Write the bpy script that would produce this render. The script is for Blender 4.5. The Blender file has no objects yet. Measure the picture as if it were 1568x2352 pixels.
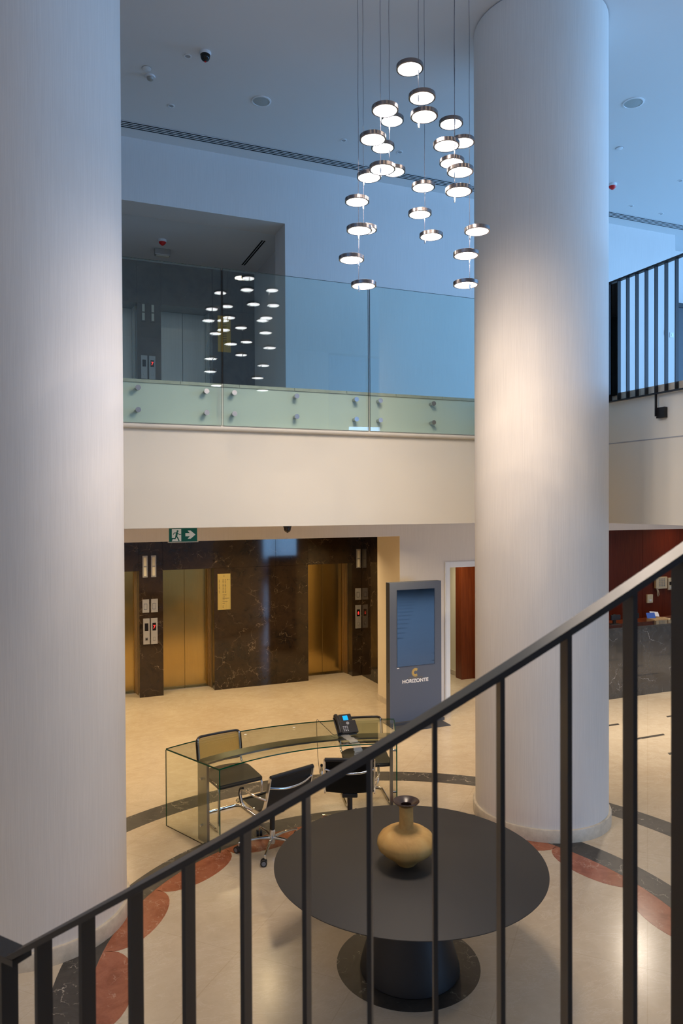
import bpy, bmesh, math, random
from math import pi, sin, cos, radians, atan2, hypot
from mathutils import Vector, Matrix

random.seed(7)
S = bpy.context.scene
COL = S.collection

# ------------------------------------------------------------------ camera
cam_d = bpy.data.cameras.new('camera')
cam = bpy.data.objects.new('camera', cam_d)
COL.objects.link(cam)
S.camera = cam
cam_d.sensor_fit = 'HORIZONTAL'
cam_d.sensor_width = 24.0
cam_d.lens = 25.726
cam_d.clip_start = 0.05
cam_d.clip_end = 200
YAW, PIT, ROL = radians(22.304), radians(0.646), radians(0.253)
_r = Vector((cos(YAW), -sin(YAW), 0))
_f = Vector((sin(YAW) * cos(PIT), cos(YAW) * cos(PIT), -sin(PIT)))
_d = _f.cross(_r)
_rr = cos(ROL) * _r + sin(ROL) * _d
_dd = -sin(ROL) * _r + cos(ROL) * _d
_m = Matrix((_rr, -_dd, -_f)).transposed().to_4x4()
_m.translation = Vector((0, 0, 3.2))
cam.matrix_world = _m
cam_d.dof.use_dof = True
cam_d.dof.focus_distance = 7.5
cam_d.dof.aperture_fstop = 5.6

# ------------------------------------------------------------------ world, exposure
W = bpy.data.worlds.new('dusk_sky')
S.world = W
W.use_nodes = True
wn = W.node_tree
bg = wn.nodes['Background']
bg.inputs['Color'].default_value = (0.16, 0.42, 1.0, 1)
bg.inputs['Strength'].default_value = 0.45
S.view_settings.view_transform = 'Standard'
S.view_settings.look = 'None'
S.view_settings.gamma = 1.0
S.view_settings.use_curve_mapping = False
S.view_settings.exposure = 0.08
S.cycles.use_denoising = True
S.cycles.max_bounces = 10
S.cycles.diffuse_bounces = 5
S.cycles.glossy_bounces = 5
S.cycles.transmission_bounces = 8
S.cycles.transparent_max_bounces = 16
S.cycles.sample_clamp_indirect = 6.0
S.cycles.blur_glossy = 0.0
S.cycles.caustics_reflective = False
S.cycles.caustics_refractive = False

BLUE = (0.245, 0.525, 1.0)
WARM = (1.0, 0.74, 0.42)
WARM2 = (1.0, 0.80, 0.56)


def area(name, loc, look, w, h, power, col):
    L = bpy.data.lights.new(name, 'AREA')
    L.shape = 'RECTANGLE'
    L.size, L.size_y, L.energy, L.color = w, h, power, col
    o = bpy.data.objects.new(name, L)
    COL.objects.link(o)
    o.location = loc
    o.rotation_euler = (Vector(look) - Vector(loc)).to_track_quat('-Z', 'Y').to_euler()
    return o


def down(name, x, y, z, power, col, size=0.16, spread=140):
    L = bpy.data.lights.new(name, 'AREA')
    L.shape = 'DISK'
    L.size, L.energy, L.color = size, power, col
    L.spread = radians(spread)
    o = bpy.data.objects.new(name, L)
    COL.objects.link(o)
    o.location = (x, y, z)
    return o


# daylight through the glazed fronts to the right and behind the camera
area('window_light', (15.3, 2.5, 6.4), (0, 5, 7.4), 12.0, 2.8, 820, BLUE).data.spread = radians(150)
area('window_light', (-4.0, -2.2, 6.7), (5, 0.5, 10.5), 7.6, 2.0, 80, BLUE).data.spread = radians(110)
area('window_light', (12.2, -6.8, 3.2), (9.0, 9, 1.0), 6.0, 5.0, 170, (0.34, 0.60, 1.0)).data.spread = radians(75)
# recessed warm downlights: under the gallery, in the lift lobby, at the reception, in the corridor; then added fill lamps
for x in (-1.2, 0.7, 2.6, 4.5):
    down('downlight_or_fill', x, 8.9, 2.955, 19, WARM)
for x in (-0.8, 1.0, 2.8, 4.6):
    down('downlight_or_fill', x, 11.5, 2.73, 22, WARM)
for x in (7.4, 9.4, 11.4):
    down('downlight_or_fill', x, 7.6, 2.955, 44, (1.0, 0.87, 0.72))
for x in (9.6, 12.0):
    down('downlight_or_fill', x, 10.9, 2.955, 6, WARM)
down('downlight_or_fill', 6.5, 11.0, 2.6, 22, (1.0, 0.85, 0.6))
for x, y in ((-1.6, 0.6), (1.2, -0.6), (4.0, -0.6), (6.6, 0.6)):  # added overhead fill without fittings, warms columns, slab edge and floor
    down('downlight_or_fill', x, y, 8.02, 18, WARM2, 0.3, 170)
for x in (0.6, 2.4):  # weak lamps added to lift the unlit upper lobby
    down('downlight_or_fill', x, 11.4, 7.2, 1.6, (1.0, 0.9, 0.8))
for x, y in ((-2.6, 2.2), (-2.2, -1.6)):  # low fill lamps added out of view to warm the foreground
    down('downlight_or_fill', x, y, 2.9, 22, WARM2, 0.25, 175)

# ------------------------------------------------------------------ materials


def mat(name, col, rough=0.5, metal=0.0, spec=0.5, coat=0.0, emit=None, estr=0.0):
    m = bpy.data.materials.new(name)
    m.use_nodes = True
    b = m.node_tree.nodes['Principled BSDF']
    b.inputs['Base Color'].default_value = (*col, 1)
    b.inputs['Roughness'].default_value = rough
    b.inputs['Metallic'].default_value = metal
    b.inputs['Specular IOR Level'].default_value = spec
    b.inputs['Coat Weight'].default_value = coat
    b.inputs['Coat Roughness'].default_value = 0.05
    if emit:
        b.inputs['Emission Color'].default_value = (*emit, 1)
        b.inputs['Emission Strength'].default_value = estr
    return m


def nodes(m):
    return m.node_tree.nodes, m.node_tree.links, m.node_tree.nodes['Principled BSDF']


def coords(m, scale=(1, 1, 1), kind='Object'):
    N, L, b = nodes(m)
    tc = N.new('ShaderNodeTexCoord')
    mp = N.new('ShaderNodeMapping')
    mp.inputs['Scale'].default_value = scale
    L.new(tc.outputs[kind], mp.inputs['Vector'])
    return mp.outputs['Vector']


def noise(m, vec, scale, detail=3, rough=0.5, dist=0.0):
    N, L, b = nodes(m)
    n = N.new('ShaderNodeTexNoise')
    n.inputs['Scale'].default_value = scale
    n.inputs['Detail'].default_value = detail
    n.inputs['Roughness'].default_value = rough
    n.inputs['Distortion'].default_value = dist
    L.new(vec, n.inputs['Vector'])
    return n.outputs['Fac']


def ramp(m, fac, stops):
    N, L, b = nodes(m)
    r = N.new('ShaderNodeValToRGB')
    e = r.color_ramp.elements
    e[0].position, e[0].color = stops[0][0], (*stops[0][1], 1)
    e[1].position, e[1].color = stops[-1][0], (*stops[-1][1], 1)
    for p, c in stops[1:-1]:
        x = e.new(p)
        x.color = (*c, 1)
    L.new(fac, r.inputs['Fac'])
    return r.outputs['Color']


def mixc(m, fac, a, b_, mode='MIX'):
    N, L, b = nodes(m)
    x = N.new('ShaderNodeMix')
    x.data_type = 'RGBA'
    x.blend_type = mode
    if isinstance(fac, (int, float)):
        x.inputs[0].default_value = fac
    else:
        L.new(fac, x.inputs[0])
    for s, v in ((6, a), (7, b_)):
        if isinstance(v, tuple):
            x.inputs[s].default_value = (*v, 1)
        else:
            L.new(v, x.inputs[s])
    return x.outputs[2]


def bump(m, h, strength, dist=0.01):
    N, L, b = nodes(m)
    x = N.new('ShaderNodeBump')
    x.inputs['Strength'].default_value = strength
    x.inputs['Distance'].default_value = dist
    L.new(h, x.inputs['Height'])
    L.new(x.outputs['Normal'], b.inputs['Normal'])


def setcol(m, c):
    N, L, b = nodes(m)
    L.new(c, b.inputs['Base Color'])


def wallpaper(name, col, lo):
    m = mat(name, col, 0.75, spec=0.25)
    v = coords(m, (60, 60, 0.8))
    n = noise(m, v, 3, 4, 0.7)
    c = ramp(m, n, [(0.3, lo), (0.7, col)])
    v2 = coords(m, (0.8, 0.8, 0.8))
    n2 = noise(m, v2, 1.2, 2)
    setcol(m, mixc(m, 0.06, c, ramp(m, n2, [(0.3, (0.3, 0.3, 0.3)), (0.7, (1, 1, 1))]), 'MULTIPLY'))
    bump(m, n, 0.15, 0.002)
    return m


M = {}
M['paper'] = wallpaper('wall_covering', (0.80, 0.765, 0.74), (0.72, 0.69, 0.665))
M['column'] = wallpaper('column_covering', (0.80, 0.755, 0.70), (0.71, 0.67, 0.62))
M['paint'] = mat('cream_paint', (0.80, 0.76, 0.66), 0.7, spec=0.3)
M['ceil'] = mat('ceiling_paint', (0.76, 0.77, 0.78), 0.85, spec=0.2)
M['beige'] = mat('beige_paint', (0.76, 0.66, 0.50), 0.7, spec=0.3)
M['white'] = mat('white_lacquer', (0.80, 0.82, 0.84), 0.35)
M['black'] = mat('black_plastic', (0.012, 0.012, 0.013), 0.4)
M['slot'] = mat('slot_dark', (0.004, 0.004, 0.005), 0.9, spec=0.1)


def floor_mat():
    m = mat('cream_marble', (0.70, 0.60, 0.46), 0.22, spec=0.5)
    v = coords(m)
    big = noise(m, v, 0.7, 5, 0.6, 0.6)
    sm = noise(m, v, 9, 6, 0.7, 0.4)
    c = ramp(m, big, [(0.3, (0.53, 0.43, 0.31)), (0.5, (0.58, 0.485, 0.36)), (0.75, (0.64, 0.55, 0.42))])
    c = mixc(m, 0.25, c, ramp(m, sm, [(0.35, (0.66, 0.60, 0.50)), (0.7, (1, 1, 1))]), 'MULTIPLY')
    N, L, b = nodes(m)
    vn = noise(m, coords(m, (1, 2.4, 1)), 1.1, 8, 0.75, 1.4)
    vein = ramp(m, vn, [(0.485, (0, 0, 0)), (0.5, (1, 1, 1)), (0.515, (0, 0, 0))])
    mx = N.new('ShaderNodeMath')
    mx.operation = 'MULTIPLY'
    mx.inputs[1].default_value = 0.22
    L.new(vein, mx.inputs[0])
    c = mixc(m, mx.outputs[0], c, (0.80, 0.74, 0.64))
    # tile joints, a hairline
    br = N.new('ShaderNodeTexBrick')
    br.offset = 0.0
    br.inputs['Scale'].default_value = 1.0
    br.inputs['Mortar Size'].default_value = 0.0035
    br.inputs['Mortar Smooth'].default_value = 0.0
    br.inputs['Brick Width'].default_value = 0.9
    br.inputs['Row Height'].default_value = 0.9
    br.inputs['Color1'].default_value = (1, 1, 1, 1)
    br.inputs['Color2'].default_value = (1, 1, 1, 1)
    br.inputs['Mortar'].default_value = (0.92, 0.90, 0.87, 1)
    mp = N.new('ShaderNodeMapping')
    tc = N.new('ShaderNodeTexCoord')
    mp.inputs['Rotation'].default_value = (0, 0, radians(45))
    L.new(tc.outputs['Object'], mp.inputs['Vector'])
    L.new(mp.outputs['Vector'], br.inputs['Vector'])
    c = mixc(m, 1.0, c, br.outputs['Color'], 'MULTIPLY')
    setcol(m, c)
    return m


def marble(name, base, cloud, vein, vs=1.0, vamt=0.5, rough=0.08, thr=0.012, coat=0.0):
    m = mat(name, base, rough, spec=0.5, coat=coat)
    v = coords(m)
    n = noise(m, v, 2.2 * vs, 8, 0.72, 0.5)
    c = ramp(m, n, [(0.36, base), (0.56, cloud), (0.72, base)])
    N, L, b = nodes(m)
    dn_ = N.new('ShaderNodeTexNoise')
    dn_.inputs['Scale'].default_value = 2.5 * vs
    dn_.inputs['Detail'].default_value = 6
    dn_.inputs['Roughness'].default_value = 0.6
    L.new(v, dn_.inputs['Vector'])
    last = None
    for k, (sc, th, lo, hi) in enumerate(((1.5, thr, 0.50, 0.62), (4.2, thr * 1.6, 0.54, 0.66))):
        vm = N.new('ShaderNodeVectorMath'); vm.operation = 'MULTIPLY_ADD'
        L.new(dn_.outputs['Color'], vm.inputs[0])
        vm.inputs[1].default_value = (0.55 / (k + 1),) * 3
        L.new(v, vm.inputs[2])
        vo = N.new('ShaderNodeTexVoronoi'); vo.feature = 'DISTANCE_TO_EDGE'
        vo.inputs['Scale'].default_value = sc * vs
        L.new(vm.outputs[0], vo.inputs['Vector'])
        line = ramp(m, vo.outputs['Distance'], [(0.0, (1, 1, 1)), (th, (0, 0, 0))])
        mk = ramp(m, noise(m, v, (2.1 + k) * vs, 3, 0.6), [(lo, (0, 0, 0)), (hi, (1, 1, 1))])
        a = N.new('ShaderNodeMath'); a.operation = 'MULTIPLY'
        L.new(line, a.inputs[0]); L.new(mk, a.inputs[1])
        if last is None:
            last = a.outputs[0]
        else:
            x = N.new('ShaderNodeMath'); x.operation = 'MAXIMUM'
            L.new(last, x.inputs[0]); L.new(a.outputs[0], x.inputs[1])
            last = x.outputs[0]
    a2 = N.new('ShaderNodeMath'); a2.operation = 'MULTIPLY'
    a2.inputs[1].default_value = vamt
    L.new(last, a2.inputs[0])
    setcol(m, mixc(m, a2.outputs[0], c, vein))
    return m


M['floor'] = floor_mat()
M['emperador'] = marble('dark_brown_marble', (0.016, 0.010, 0.006), (0.034, 0.020, 0.010), (0.55, 0.42, 0.28), 1.2, 0.40, 0.07, 0.007)
M['upper_marble'] = marble('upper_dark_marble', (0.13, 0.12, 0.11), (0.17, 0.155, 0.14), (0.34, 0.3, 0.26), 1.3, 0.3, 0.16)
M['nero'] = marble('black_inlay_marble', (0.030, 0.026, 0.022), (0.060, 0.052, 0.044), (0.70, 0.62, 0.52), 1.6, 0.8, 0.42, 0.012)
M['nero2'] = marble('black_counter_marble', (0.012, 0.014, 0.017), (0.035, 0.038, 0.044), (0.65, 0.65, 0.68), 0.9, 0.4, 0.06, 0.006, 1.0)
M['rosso'] = marble('red_inlay_marble', (0.25, 0.075, 0.035), (0.36, 0.125, 0.065), (0.70, 0.46, 0.33), 2.0, 0.45, 0.22, 0.02)
M['stone'] = mat('beige_stone', (0.60, 0.52, 0.40), 0.45)
_v = coords(M['stone'])
setcol(M['stone'], ramp(M['stone'], noise(M['stone'], _v, 14, 6, 0.7), [(0.3, (0.50, 0.43, 0.33)), (0.7, (0.66, 0.58, 0.46))]))


def brushed(name, col, rough):
    m = mat(name, col, rough, 1.0)
    v = coords(m, (220, 220, 1.2))
    n = noise(m, v, 2, 3, 0.6)
    setcol(m, mixc(m, 0.35, col, ramp(m, n, [(0.3, tuple(c * 0.55 for c in col)), (0.7, col)])))
    bump(m, n, 0.06, 0.001)
    return m


M['door_metal'] = brushed('brushed_bronze_steel', (0.60, 0.41, 0.14), 0.15)
M['door_metal_up'] = brushed('brushed_steel', (0.66, 0.64, 0.58), 0.36)
M['jamb_metal'] = brushed('bronze_jamb', (0.46, 0.34, 0.18), 0.35)
M['steel'] = mat('satin_steel', (0.50, 0.50, 0.50), 0.25, 1.0)
M['plate'] = mat('call_plate_steel', (0.50, 0.49, 0.47), 0.38, 0.7)
M['chrome'] = mat('chrome', (0.80, 0.80, 0.80), 0.06, 1.0)
M['desk_steel'] = mat('desk_steel', (0.36, 0.36, 0.34), 0.28, 1.0)
M['brass'] = brushed('brass_plate', (0.86, 0.58, 0.14), 0.42)
M['engrave'] = mat('engraved_brown', (0.12, 0.045, 0.01), 0.6)
M['rail'] = mat('black_powder_coat', (0.016, 0.015, 0.016), 0.40, spec=0.38)
M['table'] = mat('charcoal_table_top', (0.029, 0.026, 0.023), 0.6)
M['table_base'] = mat('black_table_base', (0.008, 0.008, 0.010), 0.5)
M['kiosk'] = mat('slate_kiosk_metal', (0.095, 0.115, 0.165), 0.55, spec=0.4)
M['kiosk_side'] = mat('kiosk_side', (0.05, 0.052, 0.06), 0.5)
M['screen'] = mat('screen_glass', (0.060, 0.062, 0.066), 0.03, 1.0)
M['gold'] = mat('gold_print', (0.55, 0.38, 0.10), 0.5)
M['gold_dim'] = mat('dull_gold_print', (0.24, 0.19, 0.09), 0.6)
M['white_print'] = mat('white_print', (0.85, 0.85, 0.87), 0.5)
M['seat'] = mat('black_upholstery', (0.022, 0.020, 0.018), 0.62)
M['mesh'] = mat('black_mesh_fabric', (0.010, 0.009, 0.009), 0.55)
_v = coords(M['mesh'], (1, 1, 90))
bump(M['mesh'], noise(M['mesh'], _v, 3, 2), 0.3, 0.002)
M['darkframe'] = mat('black_wood_frame', (0.018, 0.012, 0.009), 0.3)
M['rubber'] = mat('caster_rubber', (0.012, 0.012, 0.014), 0.5)
M['hub'] = mat('caster_hub', (0.16, 0.18, 0.22), 0.4)
M['phone'] = mat('phone_black', (0.014, 0.012, 0.012), 0.38)
M['keys'] = mat('phone_keys', (0.55, 0.54, 0.55), 0.5)
M['lcd'] = mat('phone_lcd', (0.0, 0.2, 0.4), 0.3, emit=(0.0, 0.38, 0.85), estr=1.0)
M['red_led'] = mat('red_led', (0.3, 0, 0), 0.3, emit=(1.0, 0.04, 0.03), estr=1.6)
M['red_led_dim'] = mat('red_led_dim', (0.2, 0, 0), 0.3, emit=(1.0, 0.04, 0.03), estr=0.5)
M['display'] = mat('display_black', (0.006, 0.004, 0.004), 0.15)
M['sign_green'] = mat('exit_green', (0.0, 0.095, 0.055), 0.35, emit=(0.0, 0.13, 0.08), estr=0.12)
M['sign_white'] = mat('exit_white', (0.80, 0.80, 0.74), 0.4, emit=(0.8, 0.8, 0.7), estr=0.12)
M['acrylic'] = mat('frosted_acrylic', (0.75, 0.72, 0.62), 0.3)
M['wood'] = mat('mahogany_panel', (0.16, 0.030, 0.010), 0.35)
_v = coords(M['wood'], (22, 22, 1.4))
setcol(M['wood'], ramp(M['wood'], noise(M['wood'], _v, 1.6, 5, 0.6, 0.5), [(0.3, (0.095, 0.012, 0.004)), (0.7, (0.16, 0.024, 0.008))]))
M['wood_door'] = mat('mahogany_door', (0.28, 0.07, 0.02), 0.3)
_v = coords(M['wood_door'], (22, 22, 1.4))
setcol(M['wood_door'], ramp(M['wood_door'], noise(M['wood_door'], _v, 1.6, 5, 0.6, 0.5), [(0.3, (0.12, 0.022, 0.006)), (0.7, (0.20, 0.046, 0.012))]))
M['ivory'] = mat('ivory_plastic', (0.72, 0.62, 0.42), 0.45)
M['paper_white'] = mat('paper_white', (0.8, 0.8, 0.8), 0.8)
M['paper_blue'] = mat('paper_blue', (0.03, 0.10, 0.42), 0.7)
M['card'] = mat('cardboard', (0.42, 0.30, 0.17), 0.8)
M['red_plastic'] = mat('red_beacon_plastic', (0.62, 0.01, 0.012), 0.3)
M['grille'] = mat('speaker_grille', (0.42, 0.46, 0.46), 0.7)
M['spot_dark'] = mat('downlight_dark', (0.40, 0.41, 0.43), 0.5)
M['vase_lip'] = mat('vase_lip_dark', (0.035, 0.018, 0.014), 0.28)
M['cable'] = mat('pendant_cable', (0.05, 0.05, 0.07), 0.35, 0.4)
M['lamp_ring'] = mat('lamp_ring_chrome', (0.20, 0.175, 0.17), 0.24, 1.0)
M['lamp'] = mat('lamp_diffuser', (0.9, 0.9, 0.95), 0.3, emit=(1.0, 0.96, 0.98), estr=13.0)
M['clear_plastic'] = mat('clear_cable_sleeve', (0.75, 0.76, 0.75), 0.12)
_b = M['clear_plastic'].node_tree.nodes['Principled BSDF']
_b.inputs['Alpha'].default_value = 0.45

# cane weave: open holes between the straws
M['cane'] = mat('cane_weave', (0.92, 0.74, 0.34), 0.6)
N, L, b = nodes(M['cane'])
_v = coords(M['cane'], (1, 1, 1))
_s = N.new('ShaderNodeSeparateXYZ')
L.new(_v, _s.inputs[0])
_prod = None
_hs = []
for ax in (0, 2):
    q = N.new('ShaderNodeMath'); q.operation = 'MULTIPLY'; q.inputs[1].default_value = 2 * pi / 0.011
    L.new(_s.outputs[ax], q.inputs[0])
    w = N.new('ShaderNodeMath'); w.operation = 'SINE'
    L.new(q.outputs[0], w.inputs[0])
    g = N.new('ShaderNodeMath'); g.operation = 'GREATER_THAN'; g.inputs[1].default_value = 0.45
    L.new(w.outputs[0], g.inputs[0])
    _hs.append(g)
q = N.new('ShaderNodeMath'); q.operation = 'MULTIPLY'
L.new(_hs[0].outputs[0], q.inputs[0]); L.new(_hs[1].outputs[0], q.inputs[1])
w = N.new('ShaderNodeMath'); w.operation = 'SUBTRACT'; w.inputs[0].default_value = 1.0
L.new(q.outputs[0], w.inputs[1])
L.new(w.outputs[0], b.inputs['Alpha'])

# glazed clay for the vase
M['clay'] = mat('ochre_clay', (0.50, 0.31, 0.10), 0.7)
_v = coords(M['clay'])
setcol(M['clay'], ramp(M['clay'], noise(M['clay'], _v, 5, 6, 0.7, 0.6), [(0.3, (0.38, 0.205, 0.055)), (0.5, (0.50, 0.29, 0.085)), (0.75, (0.58, 0.38, 0.14))]))


def glass(name, tint, rough=0.0, refl=1.0, gloss=(1, 1, 1)):
    m = bpy.data.materials.new(name)
    m.use_nodes = True
    N, L = m.node_tree.nodes, m.node_tree.links
    N.remove(N['Principled BSDF'])
    out = N['Material Output']
    fr = N.new('ShaderNodeFresnel')
    fr.inputs['IOR'].default_value = 1.5
    mu = N.new('ShaderNodeMath'); mu.operation = 'MULTIPLY'; mu.inputs[1].default_value = refl
    ge = N.new('ShaderNodeNewGeometry')          # same reflectance when leaving the pane as when entering it
    io = N.new('ShaderNodeMapRange')
    io.inputs['To Min'].default_value = 1.5
    io.inputs['To Max'].default_value = 1 / 1.5
    L.new(ge.outputs['Backfacing'], io.inputs['Value'])
    L.new(io.outputs['Result'], fr.inputs['IOR'])
    tr = N.new('ShaderNodeBsdfTransparent')
    tr.inputs['Color'].default_value = (*tint, 1)
    gl = N.new('ShaderNodeBsdfGlossy')
    gl.inputs['Roughness'].default_value = rough
    gl.inputs['Color'].default_value = (*gloss, 1)
    mx = N.new('ShaderNodeMixShader')
    L.new(fr.outputs[0], mu.inputs[0])
    L.new(mu.outputs[0], mx.inputs[0])
    L.new(tr.outputs[0], mx.inputs[1])
    L.new(gl.outputs[0], mx.inputs[2])
    L.new(mx.outputs[0], out.inputs['Surface'])
    return m


M['rail_glass'] = glass('balustrade_glass', (0.89, 0.972, 0.965))
M['desk_glass'] = glass('desk_glass', (0.955, 0.975, 0.93))
M['window_glass'] = glass('window_glass', (0.93, 0.97, 0.98))
M['glass_edge'] = mat('green_glass_edge', (0.0, 0.075, 0.035), 0.1)
M['rail_edge'] = mat('blue_glass_edge', (0.012, 0.05, 0.06), 0.15)

# ------------------------------------------------------------------ mesh helpers


def tag(o, label, cat=None, group=None, kind=None):
    o['label'] = label
    if cat:
        o['category'] = cat
    if group:
        o['group'] = group
    if kind:
        o['kind'] = kind
    return o


def thing(name, label, cat, loc=(0, 0, 0), rz=0.0, group=None):
    o = bpy.data.objects.new(name, None)
    o.empty_display_size = 0.1
    COL.objects.link(o)
    o.location = loc
    o.rotation_euler = (0, 0, rz)
    return tag(o, label, cat, group)


def obj(name, bm, ms, parent=None, smooth=False, loc=None):
    me = bpy.data.meshes.new(name)
    bmesh.ops.recalc_face_normals(bm, faces=bm.faces)
    bm.to_mesh(me)
    bm.free()
    if not isinstance(ms, (list, tuple)):
        ms = [ms]
    for m in ms:
        me.materials.append(m)
    if smooth:
        me.shade_smooth() if hasattr(me, 'shade_smooth') else None
        try:
            me.set_sharp_from_angle(angle=radians(40))
        except Exception:
            pass
    o = bpy.data.objects.new(name, me)
    COL.objects.link(o)
    if parent:
        o.parent = parent
    if loc:
        o.location = loc
    return o


def struct(name, bm, m, label, smooth=False):
    o = obj(name, bm, m, None, smooth)
    return tag(o, label, kind='structure')


def B():
    return bmesh.new()


def box(bm, x0, x1, y0, y1, z0, z1, mi=0):
    vs = [bm.verts.new((x, y, z)) for x in (x0, x1) for y in (y0, y1) for z in (z0, z1)]
    for f in ((0, 1, 3, 2), (4, 6, 7, 5), (0, 4, 5, 1), (2, 3, 7, 6), (0, 2, 6, 4), (1, 5, 7, 3)):
        bm.faces.new([vs[i] for i in f]).material_index = mi
    return vs


def boxm(*a):
    bm = B()
    box(bm, *a)
    return bm


def bevel(bm, w, seg=2):
    bmesh.ops.bevel(bm, geom=[e for e in bm.edges], offset=w, segments=seg, affect='EDGES', profile=0.6)
    return bm


def rbox(x0, x1, y0, y1, z0, z1, r=0.004, seg=2):
    return bevel(boxm(x0, x1, y0, y1, z0, z1), r, seg)


def lathe(bm, prof, seg=48, c=(0, 0, 0), mi=0):
    rings = []
    for r, z in prof:
        if r < 1e-6:
            rings.append([bm.verts.new((c[0], c[1], c[2] + z))])
        else:
            rings.append([bm.verts.new((c[0] + r * cos(2 * pi * k / seg), c[1] + r * sin(2 * pi * k / seg), c[2] + z)) for k in range(seg)])
    for a, b_ in zip(rings[:-1], rings[1:]):
        for k in range(seg):
            k2 = (k + 1) % seg
            if len(a) == 1 and len(b_) == 1:
                continue
            if len(a) == 1:
                f = bm.faces.new((a[0], b_[k], b_[k2]))
            elif len(b_) == 1:
                f = bm.faces.new((a[k], a[k2], b_[0]))
            else:
                f = bm.faces.new((a[k], a[k2], b_[k2], b_[k]))
            f.material_index = mi
    return bm


def cyl(bm, p, r, z0, z1, seg=24, mi=0):
    return lathe(bm, [(0, z0), (r, z0), (r, z1), (0, z1)], seg, (p[0], p[1], 0), mi)


def tube(bm, pts, r, seg=10, closed=False, prof=None, caps=True):
    """sweep a circle (or the outline prof in side/up axes) along pts"""
    pts = [Vector(p) for p in pts]
    n = len(pts)
    rings = []
    prev = None
    for i in range(n):
        if closed:
            t = (pts[(i + 1) % n] - pts[i - 1]).normalized()
        else:
            t = (pts[min(i + 1, n - 1)] - pts[max(i - 1, 0)]).normalized()
        if prev is None:
            up = Vector((0, 0, 1)) if abs(t.z) < 0.95 else Vector((0, 1, 0))
            nn = (up - t * up.dot(t)).normalized()
        else:
            nn = (prev - t * prev.dot(t)).normalized()
        prev = nn
        bb = t.cross(nn)
        if prof:
            rings.append([bm.verts.new(pts[i] + bb * a + nn * b_) for a, b_ in prof])
        else:
            rr = r[i] if isinstance(r, (list, tuple)) else r
            rings.append([bm.verts.new(pts[i] + (nn * cos(2 * pi * k / seg) + bb * sin(2 * pi * k / seg)) * rr) for k in range(seg)])
    m = len(rings[0])
    rng = range(n) if closed else range(n - 1)
    for i in rng:
        a, b_ = rings[i], rings[(i + 1) % n]
        for k in range(m):
            bm.faces.new((a[k], a[(k + 1) % m], b_[(k + 1) % m], b_[k]))
    if not closed and caps:
        bm.faces.new(rings[0])
        bm.faces.new(rings[-1])
    return bm


def fillet(pts, r, seg=6, closed=False):
    """round the corners of a polyline"""
    P = [Vector(p) for p in pts]
    out = []
    n = len(P)
    for i, p in enumerate(P):
        if not closed and i in (0, n - 1):
            out.append(p)
            continue
        a, c = P[i - 1], P[(i + 1) % n]
        u, v = (a - p), (c - p)
        d = min(r, u.length * 0.49, v.length * 0.49)
        u.normalize(); v.normalize()
        s, e = p + u * d, p + v * d
        for k in range(seg + 1):
            t = k / seg
            out.append((1 - t) ** 2 * s + 2 * t * (1 - t) * p + t * t * e)
    return out


def sector(bm, cx, cy, r0, r1, a0, a1, z0, z1, seg=24, mi=0, mie=None):
    """flat ring piece between two radii and two angles (degrees)"""
    q = []
    for k in range(seg + 1):
        a = radians(a0 + (a1 - a0) * k / seg)
        q.append([bm.verts.new((cx + r * cos(a), cy + r * sin(a), z)) for r, z in ((r0, z0), (r1, z0), (r1, z1), (r0, z1))])
    e = mi if mie is None else mie
    for a, b_ in zip(q[:-1], q[1:]):
        for j in range(4):
            f = bm.faces.new((a[j], a[(j + 1) % 4], b_[(j + 1) % 4], b_[j]))
            f.material_index = mi if j in (0, 2) else e
    for a in (q[0], q[-1]):
        bm.faces.new(a).material_index = e
    return bm


def prism(bm, outline, z0, z1, mi=0):
    """outline in XY extruded in z"""
    lo = [bm.verts.new((x, y, z0)) for x, y in outline]
    hi = [bm.verts.new((x, y, z1)) for x, y in outline]
    n = len(outline)
    bm.faces.new(lo[::-1]).material_index = mi
    bm.faces.new(hi).material_index = mi
    for i in range(n):
        bm.faces.new((lo[i], lo[(i + 1) % n], hi[(i + 1) % n], hi[i])).material_index = mi
    return bm


def prismy(bm, outline, y0, y1, mi=0):
    """outline in XZ extruded in y"""
    lo = [bm.verts.new((x, y0, z)) for x, z in outline]
    hi = [bm.verts.new((x, y1, z)) for x, z in outline]
    n = len(outline)
    bm.faces.new(lo).material_index = mi
    bm.faces.new(hi[::-1]).material_index = mi
    for i in range(n):
        bm.faces.new((lo[i], lo[(i + 1) % n], hi[(i + 1) % n], hi[i])).material_index = mi
    return bm


def text(name, body, x, y, z, h, m, parent, width=None, bold=0.0, rz=0.0, depth=0.001, align='CENTER'):
    """flat lettering standing in the XZ plane, facing -Y"""
    cu = bpy.data.curves.new(name, 'FONT')
    cu.body = body
    cu.size = h / 0.70
    cu.align_x = align
    cu.extrude = depth
    cu.offset = bold
    t = bpy.data.objects.new('tmp', cu)
    COL.objects.link(t)
    dg = bpy.context.evaluated_depsgraph_get()
    me = bpy.data.meshes.new_from_object(t.evaluated_get(dg))
    bpy.data.objects.remove(t)
    xs = [v.co.x for v in me.vertices]
    w = max(xs) - min(xs)
    sx = width / w if width else 1.0
    me.transform(Matrix.Rotation(pi / 2, 4, 'X') @ Matrix.Diagonal((sx, 1, 1, 1)))
    me.materials.clear()
    me.materials.append(m)
    o = bpy.data.objects.new(name, me)
    COL.objects.link(o)
    o.location = (x, y, z)
    o.rotation_euler = (0, 0, rz)
    o.parent = parent
    return o


def copy_tree(o, parent=None):
    c = o.copy()
    COL.objects.link(c)
    c.parent = parent
    for ch in list(o.children):
        copy_tree(ch, c)
    return c


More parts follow.
